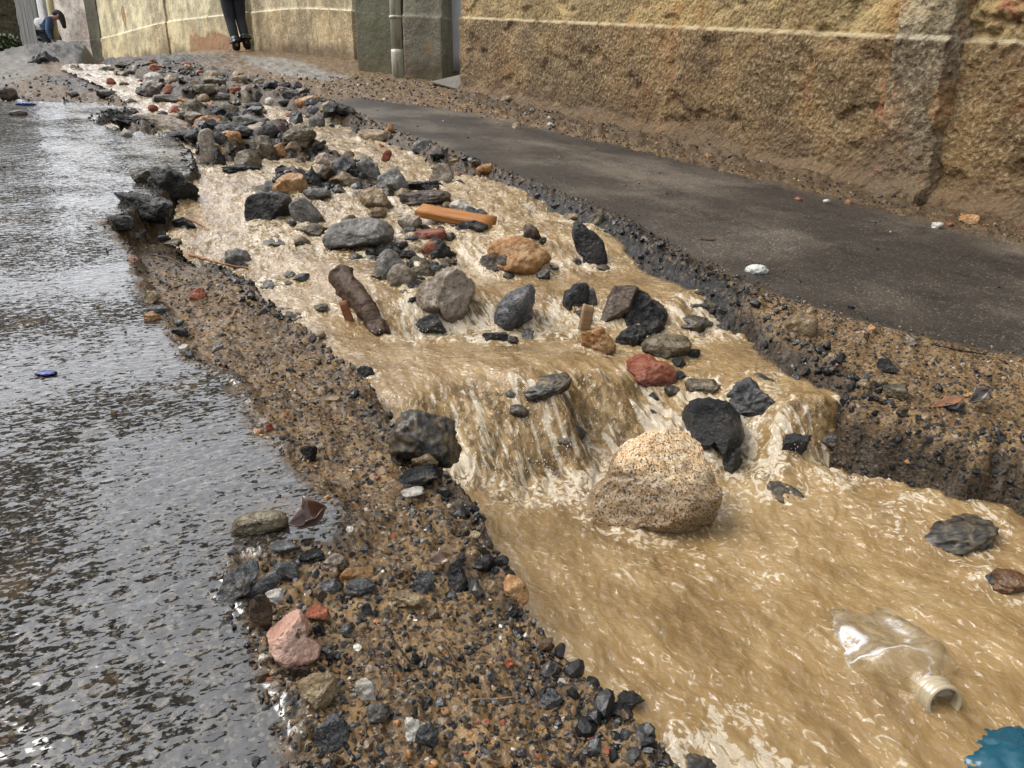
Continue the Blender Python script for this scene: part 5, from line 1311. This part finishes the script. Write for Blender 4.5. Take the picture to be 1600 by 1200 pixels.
def build_person(label, loc, rz, J, top, trousers, shoe, hair, hair_pts, sleeve=.055, scale=1.0):
    """J: joints of the pose in metres (x right, y forward, z up)"""
    V = [J['pelvis'], J['belly'], J['chest'], J['neck'], J['chin'], J['crown']]
    E = [(0, 1), (1, 2), (2, 3), (3, 4), (4, 5)]; Rr = [(.135, .11), (.125, .10), (.15, .105), (.055, .055), (.075, .09), (.075, .085)]
    for sd in 'LR':
        k = len(V); V += [J['sh' + sd], J['el' + sd], J['wr' + sd], J['ha' + sd]]; E += [(2, k), (k, k + 1), (k + 1, k + 2), (k + 2, k + 3)]; Rr += [.052, .040, .027, .032]
        h = np.array(J['ha' + sd]); w_ = np.array(J['wr' + sd]); d = (h - w_) / np.linalg.norm(h - w_); sidev = np.array([0, 1, 0.]) - d * d[1]; sidev /= np.linalg.norm(sidev)
        for q, (o, l) in enumerate(((.024, .070), (.008, .082), (-.008, .078), (-.024, .062))):
            kk = len(V); b0 = h + sidev * o; inw = np.array([-np.sign(h[0] - J['pelvis'][0]) or 1, 0, 0]) * .018
            V += [tuple(b0 + d * l * .5), tuple(b0 + d * l + inw)]; E += [(k + 3, kk), (kk, kk + 1)]; Rr += [.0095, .008]
        kk = len(V); V += [tuple(h + sidev * .038 - d * .01), tuple(h + sidev * .05 + d * .03)]; E += [(k + 2, kk), (kk, kk + 1)]; Rr += [.011, .009]
        k = len(V); V += [J['hi' + sd], J['kn' + sd], J['an' + sd], J['to' + sd]]; E += [(0, k), (k, k + 1), (k + 1, k + 2), (k + 2, k + 3)]; Rr += [.085, .050, .026, .020]
    body = skin_obj('person', [tuple(v) for v in V], E, Rr, M_skin, None)
    body['label'] = label; body['category'] = 'person'; body.location = loc; body.rotation_euler = (0, 0, rz); body.scale = (scale,) * 3
    # face
    f = np.array(J['crown']) - np.array(J['chin']); fwd = np.array(J['face']); c = (np.array(J['crown']) + np.array(J['chin'])) / 2
    def ball(name, p_, r_, mat):
        b = bmesh.new(); bmesh.ops.create_uvsphere(b, u_segments=12, v_segments=8, radius=1); me = bpy.data.meshes.new(name); b.to_mesh(me); b.free(); o = add(name, me, mat, body); o.location = tuple(p_); o.scale = r_ if hasattr(r_, '__len__') else (r_,) * 3
        for pl in me.polygons: pl.use_smooth = True
    side = np.cross(fwd, f / np.linalg.norm(f))
    for s_ in (-1, 1):
        ball('eye', c + fwd * .083 + side * .03 * s_ + f * .05, .012, plastic('eye', (.05, .04, .035), .2)); ball('ear', c + side * .083 * s_, (.012, .022, .03), M_skin)
    ball('nose', c + fwd * .098 - f * .1, (.014, .02, .022), M_skin); ball('mouth', c + fwd * .086 - f * .32, (.025, .01, .008), plastic('lips', (.30, .10, .09), .4))
    # clothes
    pel, bel, che = (np.array(J[k]) for k in ('pelvis', 'belly', 'chest')); hem = np.array(J['hem'])
    V = [hem, pel, bel, che, np.array(J['neck']) * .6 + che * .4]; E = [(0, 1), (1, 2), (2, 3), (3, 4)]; Rr = [(.185, .145), (.17, .135), (.155, .125), (.172, .125), (.07, .07)]
    for sd in 'LR':
        k = len(V); V += [J['sh' + sd], J['el' + sd], np.array(J['wr' + sd])]; E += [(3, k), (k, k + 1), (k + 1, k + 2)]; Rr += [sleeve * 1.25, sleeve, sleeve * .85]
    skin_obj('jacket', [tuple(v) for v in V], E, Rr, top, body, 2, 1)
    V = [pel]; E = []; Rr = [(.165, .135)]
    for sd in 'LR':
        k = len(V); kn = np.array(J['kn' + sd]); an = np.array(J['an' + sd]); hi = np.array(J['hi' + sd])
        V += [hi, hi * .5 + kn * .5, kn, kn * .5 + an * .5, an + (kn - an) * .12]; E += [(0, k), (k, k + 1), (k + 1, k + 2), (k + 2, k + 3), (k + 3, k + 4)]; Rr += [.120, .105, .082, .078, .066]
    skin_obj('trousers', [tuple(v) for v in V], E, Rr, trousers, body)
    for sd in 'LR':
        an = np.array(J['an' + sd]); to = np.array(J['to' + sd]); kn = np.array(J['kn' + sd]); fd = (to - an); 
        V = [an + (kn - an) * .42, an + (kn - an) * .1, an * 1.0, an * .45 + to * .55 + np.array([0, 0, -.005]), to]
        skin_obj('boot', [tuple(v) for v in V], [(0, 1), (1, 2), (2, 3), (3, 4)], [.085, .078, .072, (.062, .052), (.052, .04)], shoe, body, 2, 2)
    if hair_pts:
        skin_obj('hair', [tuple(p_) for p_, _ in hair_pts], [(i, i + 1) for i in range(len(hair_pts) - 1)], [r_ for _, r_ in hair_pts], hair, body)
    return body
# walker seen from behind, only the legs and the hem are in the frame
tA = 11.9; fA = at_depth(371, 80, tA); zA = float(terrain(np.array([fA[0]]), np.array([fA[1]]))[0])
JA = dict(pelvis=(0, 0, .90), belly=(0, .01, 1.06), chest=(0, .02, 1.28), neck=(0, .03, 1.46), chin=(0, .06, 1.53), crown=(0, .05, 1.62), face=(0, 1, 0), hem=(0, -.01, .80),
 shL=(-.20, .02, 1.36), elL=(-.30, -.02, 1.10), wrL=(-.36, .06, .88), haL=(-.37, .09, .80), shR=(.20, .02, 1.36), elR=(.25, -.04, 1.10), wrR=(.22, .05, .86), haR=(.20, .08, .78),
 hiL=(-.09, 0, .84), knL=(-.06, .02, .45), anL=(.005, -.05, .09), toL=(-.03, .10, .04), hiR=(.09, 0, .84), knR=(.09, .06, .47), anR=(.145, -.02, .14), toR=(.16, .13, .05))
build_person('person walking away up the street in dark trousers, black boots and a grey top', (fA[0], fA[1], zA), -R(12), JA, cloth('grey_knit', (.09, .09, .095)), cloth('navy_denim', (.010, .012, .020)), cloth('black_leather', (.008, .008, .008), .4), cloth('dark_hair', (.02, .014, .01)),
 [((0, .05, 1.66), .07), ((0, .0, 1.60), .085), ((0, -.03, 1.48), .07), ((0, -.04, 1.38), .05)])
# person bending forward far up the street
tB = 19.2; fB = at_depth(72, 60, tB); zB = float(terrain(np.array([fB[0]]), np.array([fB[1]]))[0])
JB = dict(pelvis=(0, 0, .86), belly=(0, .06, .98), chest=(0, .16, 1.14), neck=(0, .27, 1.25), chin=(0, .36, 1.24), crown=(0, .40, 1.32), face=(0, .8, -.6), hem=(0, -.02, .78),
 shL=(-.18, .18, 1.18), elL=(-.22, .20, .92), wrL=(-.20, .28, .72), haL=(-.19, .31, .65), shR=(.18, .18, 1.18), elR=(.22, .12, .90), wrR=(.20, .17, .70), haR=(.19, .19, .63),
 hiL=(-.09, 0, .82), knL=(-.09, .05, .45), anL=(-.10, -.02, .09), toL=(-.10, .14, .04), hiR=(.09, 0, .82), knR=(.09, .06, .45), anR=(.10, -.02, .09), toR=(.10, .14, .04))
pB = build_person('person with long dark hair bending forward in a blue denim jacket far up the street', (fB[0], fB[1], zB), -YAW - R(75), JB, cloth('blue_denim', (.045, .10, .20)), cloth('black_cotton', (.012, .012, .014)), cloth('black_shoe', (.01, .01, .01)), cloth('long_hair', (.022, .014, .01)),
 [((0, .22, 1.30), .07), ((0, .34, 1.36), .10), ((0, .42, 1.30), .095), ((0, .45, 1.12), .07), ((0, .46, .98), .045)])
bp = at_depth(64, 37, tB + .1)
V, F = ico(3); V = V * np.array([.17, .08, .13]); V = V * (1 + .15 * perlin(V[:, 0] * 12, V[:, 1] * 12, V[:, 2] * 12))[:, None]; V[:, 2] -= .5 * np.abs(V[:, 0] + .17) * .3
o = add('shoulder_bag', np_mesh('shoulder_bag', V, F), cloth('white_canvas', (.7, .69, .66)), label='white bag hanging at the back of the bending person', cat='bag'); o.location = tuple(bp); o.rotation_euler = (0, R(25), -YAW)
print('PERSON', fA, zA, fB, zB)
